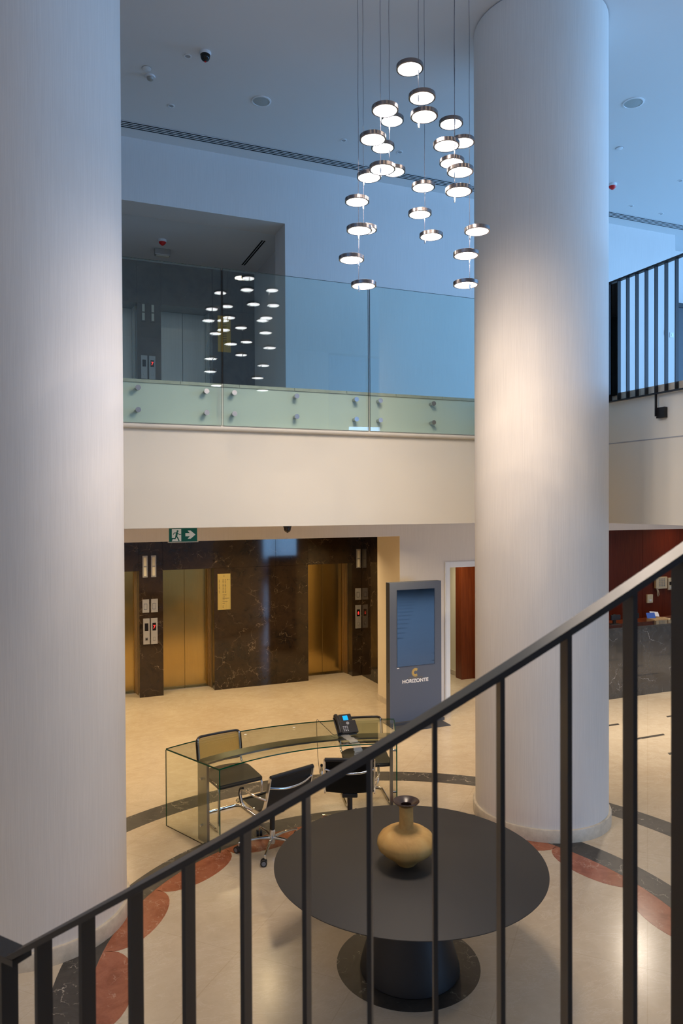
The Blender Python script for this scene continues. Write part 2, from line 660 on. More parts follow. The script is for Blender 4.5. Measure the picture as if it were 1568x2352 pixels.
# ------------------------------------------------------------------ room
ZC = 8.03        # atrium ceiling
ZF = 4.43        # gallery floor
ZS = 2.965       # soffit under the gallery
YW = 10.0        # rear wall face
YM, YD = 12.45, 12.92   # marble face and lift doors

floor = struct('floor', boxm(-4.2, 15.5, -7.2, 14.6, -0.2, 0.0), M['floor'], 'polished cream marble lobby floor with dark and red marble inlays')
RC = (2.41, 4.66)
bm = B()
n16 = 16
for k in range(n16):
    a = 0.7 + 22.5 * k
    bm = B(); sector(bm, *RC, 3.192, 3.475, a, a + 22.5, 0.0, 0.0012, 10)
    obj('inlay_band', bm, M['nero'], floor)
    bm = B(); sector(bm, *RC, 2.182, 2.424, a, a + 22.5, 0.0, 0.0012, 10)
    obj('inlay_band', bm, M['nero'], floor)
    # scallop: outer arc on the band, inner arc bulging to the centre
    r = 2.181
    pts = [(RC[0] + r * cos(radians(a + 22.5 * t / 10)), RC[1] + r * sin(radians(a + 22.5 * t / 10))) for t in range(11)]
    am = radians(a + 11.25)
    p0, p1 = Vector(pts[0]), Vector(pts[-1])
    mid = (p0 + p1) / 2
    half = (p1 - p0).length / 2
    inward = Vector((-cos(am), -sin(am)))
    side = (p1 - p0).normalized()
    dep = 0.245
    inner = []
    for t in range(1, 16):
        u = pi * t / 16
        inner.append(mid + side * half * cos(u) * 1.0 + inward * dep * (sin(u) ** 0.85))
    bm = B(); prism(bm, pts + [tuple(v) for v in inner], 0.0, 0.0012)
    obj('scallop_tile', bm, M['rosso'], floor)
bm = B(); cyl(bm, (2.337, 4.513), 0.497, 0.0, 0.0015, 64)
obj('inlay_disc', bm, M['nero'], floor)
# short black bars set in staggered rows in the floor to the right
row = 0
for ry in [7.62 - 0.615 * k for k in range(-1, 24)]:
    off = {-1: 7.11, 0: 7.335, 1: 7.335}.get(row - 1, 7.335 + 0.37 * ((row * 5) % 4))
    x = off
    while x < 15:
        if hypot(x - RC[0], ry - RC[1]) > 3.6 and x > 6.3:
            bm = B(); prism(bm, [(x, ry - 0.03), (x + 0.565, ry - 0.03), (x + 0.60, ry + 0.03), (x + 0.035, ry + 0.03)], 0.0, 0.0012)
            obj('bar_tile', bm, M['nero'], floor)
        x += 1.48
    row += 1

struct('ceiling', boxm(-4.2, 15.5, -7.2, 14.6, ZC, ZC + 0.2), M['ceil'], 'pale painted atrium ceiling')
bm = B()
box(bm, -4.4, -4.2, -7.2, 14.6, 0, 5.4); box(bm, -4.4, -4.2, -7.2, 14.6, 7.8, ZC)
box(bm, -4.4, -4.2, -7.2, -6.2, 5.4, 7.8); box(bm, -4.4, -4.2, 1.8, 14.6, 5.4, 7.8)
struct('wall_left', bm, M['paper'], 'pale side wall left of the lobby')

# rear wall with the two lobby openings, the corridor door and the reception opening
bm = B()
box(bm, -4.2, 3.25, YW, YW + 0.48, 7.2, ZC)
box(bm, 3.25, 10.65, YW, YW + 0.48, ZF, ZC)
w = struct('wall_back', bm, M['paper'], 'pale textured rear wall above the gallery around the upper lobby opening')
bm = B(); box(bm, 10.65, 15.5, YW + 0.6, YW + 0.8, ZF, ZC); box(bm, 10.65, 10.8, YW + 0.4, YW + 0.8, ZF, ZC)
struct('wall_back_right', bm, M['paper'], 'set-back pale wall at the far right of the gallery')
bm = B()
box(bm, -4.2, 5.063, YW, YW + 0.3, 2.70, ZS)
box(bm, 5.063, 5.93, YW, YW + 0.79, 0, ZS)
box(bm, 5.93, 6.95, YW, YW + 0.3, 2.19, ZS)
box(bm, 6.95, 8.4, YW, YW + 0.3, 0, ZS)
box(bm, 8.4, 15.5, YW, YW + 0.3, 2.715, ZS)
struct('wall_back_lower', bm, M['paper'], 'pale textured ground floor wall with lobby opening and corridor doorway')
bm = B(); box(bm, 5.0585, 5.063, YW + 0.002, YW + 0.79, 0, 2.70)
struct('trim_1', bm, M['beige'], 'beige painted return of the lift lobby opening')
bm = B(); box(bm, 5.045, 5.0585, YW, YW + 0.8, 0, 0.10); box(bm, 5.045, 5.75, YW - 0.014, YW, 0, 0.10)
struct('baseboard_right', bm, M['stone'], 'beige stone skirting beside the totem')
bm = B(); box(bm, 7.05, 8.4, YW - 0.014, YW, 0, 0.10)
struct('baseboard_back', bm, M['stone'], 'beige stone skirting right of the corridor doorway')
# gallery slab: behind and along the right side
bm = B()
box(bm, -4.2, 15.5, 7.4, 14.6, ZS, ZF - 0.005)
box(bm, 6.013, 15.5, -1.0, 7.4, ZS, ZF - 0.005)
slab = struct('gallery_slab', bm, M['paint'], 'cream painted gallery slab edge running across the lobby')
for k in range(13):     # edging stones along the rear gallery
    x0 = -1.7 + 0.6 * k
    if x0 > 5.9: break
    obj('edging_stone', boxm(x0, min(x0 + 0.596, 6.0), 7.385, 7.7, ZF - 0.03, ZF), M['stone'], slab)
for k in range(10):
    y0 = 7.30 - 0.6 * k
    obj('edging_stone', boxm(5.998, 6.3, y0 - 0.596, y0, ZF - 0.085, ZF), M['stone'], slab)
# painted glass backing and bull-nose ledge
obj('ledge', tube(B(), [(-4.2, 7.372, 3.978), (6.013, 7.372, 3.978)], 0.03, 12), M['paint'], slab, True)
obj('shadow_groove', boxm(6.0105, 6.0135, -1.0, 7.38, 3.865, 3.877), M['spot_dark'], slab)
struct('ceiling_lift_lobby', boxm(-4.2, 5.8, YW + 0.3, 14.6, 2.75, ZS), M['ceil'], 'low painted ceiling of the ground floor lift lobby')
struct('ceiling_upper_lobby', boxm(-4.2, 3.8, YW + 0.48, 14.6, 7.22, 7.5), M['ceil'], 'grey ceiling of the dark upper lift lobby')
bm = B(); box(bm, 3.48, 3.6, YW + 0.48, 12.45, ZF, 7.22)
struct('wall_right_upper', bm, M['paper'], 'dim side wall inside the upper lift lobby')

# ---- lift cores
def lift_core(z0, ztop, mm, name, label, xs_open, xr, xl=-4.2):
    bm = B()
    box(bm, xl, xr + 0.3, YD + 0.03, YD + 0.3, z0, ztop)
    core = struct(name, bm, mm, label)
    # marble panels between and above the openings
    edges = [xl] + [e for o in xs_open for e in o] + [xr]
    for i in range(0, len(edges), 2):
        a, c = edges[i], edges[i + 1]
        cuts = [a, 3.841, c] if a < 3.841 < c else [a, c]
        if c - a > 2.5 and not (a < 3.841 < c):
            k = int((c - a) / 1.2)
            cuts = [a + (c - a) * j / k for j in range(k + 1)]
        for p, q in zip(cuts[:-1], cuts[1:]):
            obj('marble_panel', bevel(boxm(p + 0.0008, q - 0.0008, YM, YD + 0.03, z0, z0 + 2.1), 0.0012, 1), mm, core)
            obj('marble_panel', bevel(boxm(p + 0.0008, q - 0.0008, YM, YD + 0.03, z0 + 2.102, ztop), 0.0012, 1), mm, core)
    for a, c in xs_open:
        obj('marble_lintel', bevel(boxm(a + 0.0008, c - 0.0008, YM, YD + 0.03, z0 + 2.1, ztop), 0.0012, 1), mm, core)
    return core


LX = [(0.622, 1.485), (1.874, 2.735), (4.449, 5.31)]
core1 = lift_core(0, 2.75, M['emperador'], 'wall_lift_lower', 'dark brown veined marble wall around the ground floor lifts', LX, 5.5)
core2 = lift_core(ZF, 7.22, M['upper_marble'], 'wall_lift_upper', 'dark marble wall around the lifts of the upper floor', LX[:2], 3.48)
# right hand marble side wall of the lobby
sw = struct('wall_right_lobby', boxm(5.53, 5.8, YW + 0.79, YD + 0.3, 0, 2.75), M['emperador'], 'dark marble side wall at the right end of the lift lobby')
for y0, y1 in ((YW + 0.80, 11.62), (11.622, 12.448)):
    obj('marble_panel', bevel(boxm(5.5, 5.53, y0, y1, 0, 2.75), 0.0012, 1), M['emperador'], sw)
obj('face_trim', boxm(5.0585, 5.5, YW + 0.79, YW + 0.80, 0, 2.75), M['beige'], sw)

dn = 1
for z0, mm, lst, words in ((0, M['door_metal'], LX, ['bronze-tinted lift doors half hidden behind the large left column', 'bronze-tinted lift doors between the call buttons and the brass directory', 'bronze-tinted lift doors at the right end of the marble wall']),
                           (ZF, M['door_metal_up'], LX[:2], ['dim steel lift doors upstairs beside the left column', 'dim steel lift doors upstairs right of the red floor display'])):
    for (a, c), lab in zip(lst, words):
        d = bpy.data.objects.new('door_%d' % dn, None); dn += 1
        COL.objects.link(d)
        d.location = ((a + c) / 2, YD, z0)
        tag(d, lab, kind='structure')
        w2 = (c - a) / 2
        jm = M['jamb_metal'] if z0 == 0 else M['door_metal_up']
        obj('door_leaf', rbox(-w2 + 0.004, -0.002, -0.04, -0.005, 0.008, 2.098, 0.003), mm, d)
        obj('door_leaf', rbox(0.002, w2 - 0.004, -0.04, -0.005, 0.008, 2.098, 0.003), mm, d)
        for s in (-1, 1):
            x = s * (w2 - 0.001)
            bm = B()
            for j in range(3):   # stepped jamb strips
                box(bm, min(x, x - s * (0.012 + 0.012 * j)), max(x, x - s * (0.012 + 0.012 * j)), -0.26 + 0.07 * j, -0.19 + 0.07 * j, 0, 2.098)
            obj('jamb', bm, jm, d)
        obj('sill', boxm(-w2 + 0.002, w2 - 0.002, -0.14, -0.03, 0.0, 0.006), M['steel'], d)

# ---- corridor seen through the doorway
bm = B()
box(bm, 7.09, 7.2, 11.62, 14.4, 0, 2.7)
box(bm, 5.8, 9.2, 14.2, 14.4, 0, 2.7)
struct('wall_corridor', bm, mat('corridor_cream', (0.78, 0.74, 0.58), 0.7), 'cream corridor wall seen through the doorway')
struct('ceiling_corridor', boxm(5.8, 8.3, YW + 0.3, 14.4, 2.65, 2.75), M['ceil'], 'low ceiling of the corridor behind the doorway')
struct('baseboard_corridor', boxm(7.075, 7.09, 11.62, 14.2, 0, 0.09), M['stone'], 'beige skirting in the corridor')
d = bpy.data.objects.new('door_6', None); COL.objects.link(d); d.location = (0, 0, 0)
tag(d, 'mahogany wood panelling standing open inside the corridor doorway', kind='structure')
obj('wood_panel', rbox(7.02, 7.30, 11.42, 11.62, 0.0, 2.64, 0.003), M['wood_door'], d)
obj('wood_panel', rbox(7.30, 7.62, 11.30, 11.62, 0.0, 2.64, 0.003), M['wood_door'], d)
# white casing
c = bpy.data.objects.new('trim_2', None); COL.objects.link(c)
tag(c, 'white painted casing around the corridor doorway', kind='structure')
for nm, a in (('casing_side', (5.84, 5.935, YW - 0.02, YW + 0.0, 0, 2.28)), ('casing_side', (6.945, 7.04, YW - 0.02, YW, 0, 2.28)), ('casing_head', (5.935, 6.945, YW - 0.02, YW, 2.19, 2.28)),
              ('lining', (5.93, 5.945, YW, YW + 0.32, 0, 2.19)), ('lining', (6.935, 6.95, YW, YW + 0.32, 0, 2.19))):
    obj(nm, bevel(boxm(*a), 0.004, 1), M['white'], c)
bm = boxm(5.855, 5.862, YW - 0.026, YW - 0.02, 0, 2.27)
obj('casing_bead', bm, M['white'], c)

# ---- reception
ww = struct('wall_reception', boxm(8.3, 15.5, 11.55, 11.75, 0, ZS), M['wood'], 'dark red mahogany wall behind the reception counter')
for k in range(7):
    obj('wood_panel', bevel(boxm(8.3 + k * 1.02, 8.3 + k * 1.02 + 1.015, 11.5, 11.55, 0, ZS), 0.002, 1), M['wood'], ww)
struct('wall_reception_side', boxm(8.2, 8.3, YW + 0.3, 11.75, 0, ZS), M['wood'], 'mahogany side wall of the reception niche')

t = thing('reception_counter', 'long black veined marble reception counter below the mahogany wall', 'counter', (7.6, 9.32, 0))
for k in range(4):
    obj('front_slab', bevel(boxm(k * 1.6, k * 1.6 + 1.598, 0, 0.03, 0, 1.13), 0.001, 1), M['nero2'], t)
obj('counter_top', rbox(0, 6.4, -0.01, 0.30, 1.13, 1.155, 0.003), M['nero2'], t)
obj('side_slab', boxm(0, 0.03, 0.03, 0.55, 0, 1.13), M['nero2'], t)
t = thing('reception_desk', 'low wooden work desk behind the black reception counter', 'desk', (8.45, 9.75, 0))
obj('desk_top', rbox(0, 5.0, 0, 0.62, 1.03, 1.07, 0.003), M['wood_door'], t)
obj('desk_edge', boxm(0, 5.0, -0.012, 0.0, 1.035, 1.068), M['ivory'], t)
for x in (0.05, 2.5, 4.9):
    obj('leg', boxm(x, x + 0.05, 0.1, 0.5, 0, 1.03), M['wood'], t)


def monitor(x, y, z, w, h, label, rz=0.0):
    t = thing('computer_monitor', label, 'monitor', (x, y, z), rz, 'monitors on the reception desk')
    obj('display', rbox(-w / 2, w / 2, -0.015, 0.02, 0.08, 0.08 + h, 0.004), M['black'], t)
    obj('stand', boxm(-0.03, 0.03, 0.02, 0.04, 0.01, 0.18), M['black'], t)
    obj('base', rbox(-0.10, 0.10, -0.05, 0.11, 0.0, 0.012, 0.003), M['black'], t)


monitor(9.25, 9.98, 1.07, 0.20, 0.09, 'small black monitor at the counter end nearest the right column')
monitor(9.66, 9.98, 1.07, 0.22, 0.09, 'small black monitor left of the blue folder on the reception desk')
monitor(10.78, 9.98, 1.07, 0.42, 0.13, 'wide black monitor right of the cardboard box on the reception desk')
t = thing('cardboard_box', 'tan cardboard box on the reception desk under the blue folder', 'box', (10.16, 9.93, 1.07), 0.05)
obj('box_body', rbox(-0.17, 0.17, -0.09, 0.09, 0, 0.06, 0.003), M['card'], t)
obj('flap', boxm(0.172, 0.24, -0.07, 0.07, 0.0, 0.055), M['ivory'], t)
o = obj('folder', rbox(-0.09, 0.09, -0.002, 0.002, 0, 0.10, 0.0008), M['paper_blue'], None)
o.location = (10.06, 9.97, 1.132); o.rotation_euler = (-0.35, 0, -0.1); tag(o, 'blue folder propped up behind the cardboard box', 'folder')
o = obj('paper_sheet', rbox(-0.12, 0.12, -0.001, 0.001, 0, 0.09, 0.0005), M['paper_white'], None)
o.location = (10.24, 10.06, 1.14); o.rotation_euler = (-0.45, 0.12, 0.15); tag(o, 'white paper sheet beside the blue folder', 'paper')

t = thing('intercom_phone', 'ivory wall telephone with coiled cord on the mahogany wall', 'telephone', (11.82, 11.5, 1.54))
obj('housing', rbox(-0.10, 0.17, -0.045, 0, -0.125, 0.12, 0.01), M['ivory'], t)
obj('handset', rbox(-0.165, -0.105, -0.075, -0.01, -0.11, 0.13, 0.014, 3), M['ivory'], t)
k0 = obj('key', boxm(-0.0125, 0.0125, -0.050, -0.045, -0.01, 0.01), M['plate'], t)
for i in range(4):
    for j in range(5):
        k_ = k0
        if i or j:
            k_ = k0.copy(); COL.objects.link(k_)
        k_.location = (-0.0475 + i * 0.045, 0, 0.08 - j * 0.035)
coil = [(-0.10 + 0.0 * k, -0.04, -0.12 - 0.13 * (k / 14)) for k in range(15)] + [(-0.10 + 0.05 * k / 10, -0.04, -0.25 + 0.13 * (k / 10)) for k in range(1, 11)]
obj('coiled_cord', tube(B(), [(-0.12, -0.04, -0.11), (-0.10, -0.04, -0.16), (-0.10, -0.04, -0.24), (-0.08, -0.04, -0.275), (-0.055, -0.04, -0.25), (-0.065, -0.04, -0.18), (-0.09, -0.04, -0.125)], 0.008, 8), M['ivory'], t, True)
t = thing('access_reader', 'slim ivory access reader right of the wall telephone', 'intercom', (12.085, 11.5, 1.51))
obj('housing', rbox(-0.06, 0.06, -0.035, 0, -0.13, 0.12, 0.008), M['ivory'], t)
obj('dark_window', boxm(-0.03, 0.03, -0.038, -0.035, -0.03, 0.04), M['display'], t)
obj('push_button', rbox(-0.02, 0.02, -0.042, -0.035, -0.10, -0.06, 0.002), M['white'], t)
t = thing('alarm_panel', 'ivory alarm panel with a small lit screen at the right picture edge', 'panel', (12.36, 11.5, 1.43))
obj('housing', rbox(-0.17, 0.17, -0.04, 0, -0.15, 0.16, 0.01), M['ivory'], t)
obj('lcd_window', boxm(-0.03, 0.13, -0.043, -0.04, -0.02, 0.10), mat('panel_lcd', (0.1, 0.12, 0.14), 0.2, emit=(0.3, 0.6, 1.0), estr=0.35), t)
obj('key_block', boxm(-0.12, -0.07, -0.045, -0.04, -0.04, 0.09), M['plate'], t)
t = thing('wall_switch', 'small ivory switch box low on the mahogany wall', 'switch', (11.53, 11.5, 1.225))
obj('housing', rbox(-0.075, 0.075, -0.04, 0, -0.085, 0.085, 0.006), M['ivory'], t)
obj('rocker', rbox(-0.03, 0.03, -0.048, -0.04, -0.05, -0.01, 0.003), M['white'], t)

# ---- columns
for cx, cy, lab in ((-0.05, 6.11, 'massive round column clad in pale textured covering at the left edge'), (4.745, 6.185, 'massive round pale column right of the pendant lamps')):
    t = bpy.data.objects.new('column', None); COL.objects.link(t); t.location = (cx, cy, 0)
    tag(t, lab, kind='structure')
    obj('shaft', lathe(B(), [(0.662, 0.10), (0.662, 2.0), (0.662, 4.0), (0.662, 6.0), (0.662, ZC - 0.012)], 128), M['column'], t, True)
    obj('base_ring', lathe(B(), [(0.662, 0.0), (0.688, 0.0), (0.688, 0.112), (0.684, 0.118), (0.655, 0.118)], 128), M['stone'], t, True)
    obj('shadow_joint', lathe(B(), [(0.655, ZC - 0.012), (0.655, ZC)], 96), M['spot_dark'], t, True)

# ---- windows (outside the picture, they let the daylight in)
def window(nm, lab, horiz, c0, c1, pos, z0, z1, n):
    """glazed wall: horiz 'x' runs along x at y=pos"""
    t = bpy.data.objects.new(nm, None); COL.objects.link(t)
    tag(t, lab, kind='structure')
    def bb(a0, a1, d0, d1, zz0, zz1):
        return boxm(a0, a1, pos + d0, pos + d1, zz0, zz1) if horiz == 'x' else boxm(pos + d0, pos + d1, a0, a1, zz0, zz1)
    for k in range(n + 1):
        a = c0 + (c1 - c0) * k / n
        obj('mullion', bb(a - 0.03, a + 0.03, -0.05, 0.05, z0, z1), M['rail'], t)
    for z in (z0 + 0.03, (z0 + z1) / 2, z1 - 0.03):
        obj('transom', bb(c0, c1, -0.04, 0.04, z - 0.03, z + 0.03), M['rail'], t)
    for k in range(n):
        a, e = c0 + (c1 - c0) * k / n, c0 + (c1 - c0) * (k + 1) / n
        obj('pane', bb(a + 0.03, e - 0.03, -0.006, 0.006, z0 + 0.06, z1 - 0.06), M['window_glass'], t)


window('window_1', 'tall glazed street front behind the stair', 'x', 8.5, 15.5, -7.2, 0.0, ZC, 5)
window('window_2', 'glazed upper front at the far right of the gallery', 'y', -7.2, 9.0, 15.5, ZF, ZC, 10)
window('window_3', 'high band of windows left of the stair', 'y', -6.2, 1.8, -4.3, 5.4, 7.8, 6)
struct('wall_front', boxm(-4.4, 8.5, -7.3, -7.1, 0, ZC), M['paper'], 'pale wall behind the stair')
bm = B(); box(bm, 15.5, 15.7, -7.2, 14.6, 0, ZF); box(bm, 15.5, 15.7, 9.0, 14.6, ZF, ZC)
struct('wall_right', bm, M['paper'], 'pale wall at the far right')
struct('wall_rear_core', boxm(-4.4, 15.7, 14.6, 14.8, 0, ZC), M['paper'], 'outer rear wall behind the lift shafts')

# ---- gallery door and switches at the far right
d = bpy.data.objects.new('door_7', None); COL.objects.link(d); d.location = (11.2, YW + 0.6, ZF)
tag(d, 'dark grey double door upstairs at the right picture edge', kind='structure')
obj('door_frame', boxm(-0.55, 1.3, -0.50, 0, 0, 0.001), M['rail'], d)
bm = B(); box(bm, -0.54, -0.46, -0.58, -0.50, 0, 2.4); box(bm, -0.54, 0.9, -0.58, -0.50, 2.32, 2.4)
obj('door_frame', bm, M['rail'], d)
obj('door_leaf', rbox(-0.46, 0.4, -0.56, -0.52, 0.01, 2.32, 0.004), M['kiosk_side'], d)
for x, z, lab in ((10.43, 6.25, 'white switch plate beside the upstairs door, the left of the pair'), (10.56, 6.22, 'white double switch plate nearest the upstairs door')):
    t = thing('switch_plate', lab, 'switch', (x, YW, z), 0, 'switch plates by the upstairs door')
    obj('plate', rbox(-0.045, 0.045, -0.012, 0, -0.045, 0.045, 0.003), M['white'], t)
    obj('rocker', boxm(-0.015, 0.015, -0.016, -0.012, -0.02, 0.02), M['plate'], t)

# ------------------------------------------------------------------ glass balustrade
GX = [(-1.56, 0.06), (0.075, 1.70), (1.72, 3.337), (3.355, 4.975), (4.993, 5.95)]
labs = ['glass balustrade panel hidden mostly behind the left column', 'clear glass balustrade panel beside the left column in front of the lifts',
        'middle clear glass balustrade panel mirroring the pendant lamps', 'clear glass balustrade panel left of the right column',
        'glass balustrade panel behind the right column']
for (a, c), lab in zip(GX, labs):
    if c > 5.9:
        xs = (5.1, 5.8)
    else:
        xs = (c - 1.51, c - 0.83, c - 0.15) if c != 1.70 else (0.21, 0.878, 1.546)
        if c == 3.337: xs = (1.83, 2.50, 3.184)
        if c == 4.975: xs = (3.474, 4.143, 4.82)
    t = thing('glass_balustrade_panel', lab, 'balustrade', (0, 7.34, 0), 0, 'glass balustrade panels along the gallery')
    bm = B()
    box(bm, a, c, -0.009, 0.009, 4.0, 5.59)
    for f in bm.faces:
        if abs(f.calc_center_median().y) < 0.005:
            f.material_index = 1
    obj('glass_pane', bm, [M['rail_glass'], M['rail_edge']], t)
    for x in xs:
        for z in (4.336, 4.121):
            bm = B()
            tube(bm, [(x, -0.028, z), (x, -0.010, z)], 0.026, 24)
            tube(bm, [(x, -0.012, z), (x, 0.06, z)], 0.019, 16)
            obj('standoff', bm, M['steel'], t, True)

# ------------------------------------------------------------------ right hand gallery railing
t = thing('gallery_railing', 'black flat-bar railing along the upper gallery at the right', 'railing', (5.965, 0, 0))
YS = [6.249 - 0.1333 * k for k in range(-1, 14)]
obj('top_rail', boxm(-0.025, 0.025, YS[-1] - 0.1, 6.545, 5.665, 5.685), M['rail'], t)
obj('bottom_rail', boxm(-0.02, 0.02, YS[-1] - 0.1, 6.545, 4.332, 4.346), M['rail'], t)
for k, y in enumerate(YS):
    z0 = 4.346
    obj('baluster', boxm(-0.022, 0.022, y - 0.005, y + 0.005, z0, 5.665), M['rail'], t)
for y in (5.844, 5.844 - 0.1333 * 6):
    obj('bracket', boxm(-0.022, 0.004, y - 0.005, y + 0.005, 4.10, 4.332), M['rail'], t)
    obj('bracket_plate', boxm(0.004, 0.047, y - 0.10, y + 0.01, 4.08, 4.19), M['rail'], t)
obj('end_post', boxm(-0.03, 0.03, 6.52, 6.545, 4.346, 5.665), M['rail'], t)
obj('end_plate', boxm(-0.004, 0.004, 6.40, 6.51, 4.40, 5.655), M['screen'], t)

# ------------------------------------------------------------------ stair railing near the camera
SC, SR, SA0, SDA, SZ0, SDZ = (1.84, 3.522), 2.512, -2.395, 0.05175, 2.189, 0.0832
RYOFF = [0] * 12


def rail_pt(i, dr=0.0, dz=0.0):
    a = SA0 + SDA * i
    return Vector((SC[0] + (SR + dr) * cos(a), SC[1] + (SR + dr) * sin(a), SZ0 + SDZ * i + dz))


t = thing('stair_railing', 'black curved stair railing with flat balusters in the near foreground', 'railing', (0, 0, 0))
bm = B()
rings = []
for k in range(-3, 61):
    i = k / 4 * 1.0
    p = []
    for dr, dz in ((-0.026, 0.002), (0.026, 0.002), (0.026, 0.017), (-0.026, 0.017)):
        p.append(bm.verts.new(rail_pt(i, dr, dz)))
    rings.append(p)
for a, c in zip(rings[:-1], rings[1:]):
    for j in range(4):
        bm.faces.new((a[j], a[(j + 1) % 4], c[(j + 1) % 4], c[j]))
bm.faces.new(rings[0]); bm.faces.new(rings[-1])
obj('handrail', bm, M['rail'], t)
for i in list(range(0, 11)) + [10.8, 12, 13, 14]:
    a = SA0 + SDA * i
    p = rail_pt(i)
    n = Vector((cos(a), sin(a), 0)); tt = Vector((-sin(a), cos(a), 0))
    bm = B()
    vs = []
    for u, w_ in ((-1, -1), (1, -1), (1, 1), (-1, 1)):
        for z in (p.z - 1.095, p.z + 0.004 + u * 0):
            v = Vector((p.x, p.y, 0)) + n * 0.0225 * u + tt * 0.0045 * w_
            vs.append(bm.verts.new((v.x, v.y, z)))
    for f in ((0, 2, 3, 1), (2, 4, 5, 3), (4, 6, 7, 5), (6, 0, 1, 7), (0, 6, 4, 2), (1, 3, 5, 7)):
        bm.faces.new([vs[q] for q in f])
    obj('baluster', bm, M['rail'], t)
# landing rail leaving to the left
e0 = rail_pt(-0.75, 0, 0.0095)
ld = Vector((-0.62, 0.78, 0)).normalized()
s0 = Vector((e0.x, e0.y, e0.z))
bm = B(); box(bm, -0.026, 0.026, -0.03, 0.95, -0.0075, 0.0075)
o = obj('landing_handrail', bm, M['rail'], t)
o.location = s0; o.rotation_euler = (0, 0, atan2(-ld.x, ld.y))
for k in range(0, 7):
    p = s0 + ld * (0.02 + 0.13 * k)
    o = obj('landing_baluster', boxm(-0.0225, 0.0225, -0.005, 0.005, -1.06, -0.007), M['rail'], t)
    o.location = p; o.rotation_euler = (0, 0, atan2(-ld.x, ld.y))
# curved stair below the railing (just under the picture)
st = bpy.data.objects.new('curved_stair', None); COL.objects.link(st)
tag(st, 'curved pale stair carrying the near black railing', kind='structure')
bm = B(); rings = []
for k in range(-3, 61):
    i = k / 4
    rings.append([bm.verts.new(rail_pt(i, dr, dz)) for dr, dz in ((-0.02, -1.34), (0.06, -1.34), (0.06, -1.09), (-0.02, -1.09))])
for a, c in zip(rings[:-1], rings[1:]):
    for j in range(4):
        bm.faces.new((a[j], a[(j + 1) % 4], c[(j + 1) % 4], c[j]))
bm.faces.new(rings[0]); bm.faces.new(rings[-1])
obj('stringer', bm, M['paint'], st)
for k in range(5):
    i0 = 2.1 * k
    z = SZ0 + SDZ * i0 - 1.12
    bm = B()
    a0, a1 = math.degrees(SA0 + SDA * i0), math.degrees(SA0 + SDA * (i0 + 2.1))
    sector(bm, *SC, SR + 0.03, SR + 1.35, a0, a1, z - 0.13, z, 6)
    obj('tread', bm, M['stone'], st)
bm = B(); sector(bm, *SC, SR + 0.03, SR + 1.35, math.degrees(SA0) - 28, math.degrees(SA0), SZ0 - 1.26, SZ0 - 1.12, 8)
obj('landing', bm, M['stone'], st)

# ------------------------------------------------------------------ chandelier
DISCS = {'A': [(2.136, 4.845, 5.177), (2.108, 4.925, 4.988), (2.202, 4.92, 4.807)],
         'B': [(2.327, 5.09, 5.689), (2.246, 5.135, 5.509), (2.331, 5.18, 5.322)],
         'C': [(2.214, 4.575, 5.918), (2.151, 4.64, 5.738), (2.24, 4.675, 5.561)],
         'D': [(2.569, 5.185, 6.209), (2.53, 5.27, 6.03), (2.62, 5.26, 5.852)],
         'E': [(2.357, 4.48, 6.182), (2.451, 4.48, 6.003), (2.415, 4.385, 5.823)],
         'F': [(2.826, 5.15, 5.716), (2.808, 5.175, 5.51), (2.879, 5.12, 5.325)],
         'G': [(2.649, 4.49, 5.716), (2.736, 4.45, 5.531), (2.678, 4.375, 5.355)],
         'I': [(2.968, 4.96, 6.154), (3.012, 4.865, 5.974), (2.878, 4.80, 5.768)],
         'H': [(2.951, 4.57, 5.187), (2.863, 4.58, 5.004), (2.91, 4.66, 4.819)]}
CAB = {'A': (2.153, 4.896), 'B': (2.300, 5.136), 'C': (2.206, 4.631), 'D': (2.572, 5.238), 'E': (2.404, 4.443), 'F': (2.838, 5.148), 'G': (2.682, 4.437), 'I': (2.950, 4.876), 'H': (2.910, 4.606)}
t = thing('chandelier', 'cascade of round lit disc lamps hanging on thin cables from the atrium ceiling', 'chandelier', (2.55, 4.8, ZC))
OX, OY = 2.55, 4.8
obj('ceiling_canopy', lathe(B(), [(0, -0.05), (0.55, -0.05), (0.56, -0.04), (0.56, 0.0), (0, 0)], 64), M['white'], t, True)
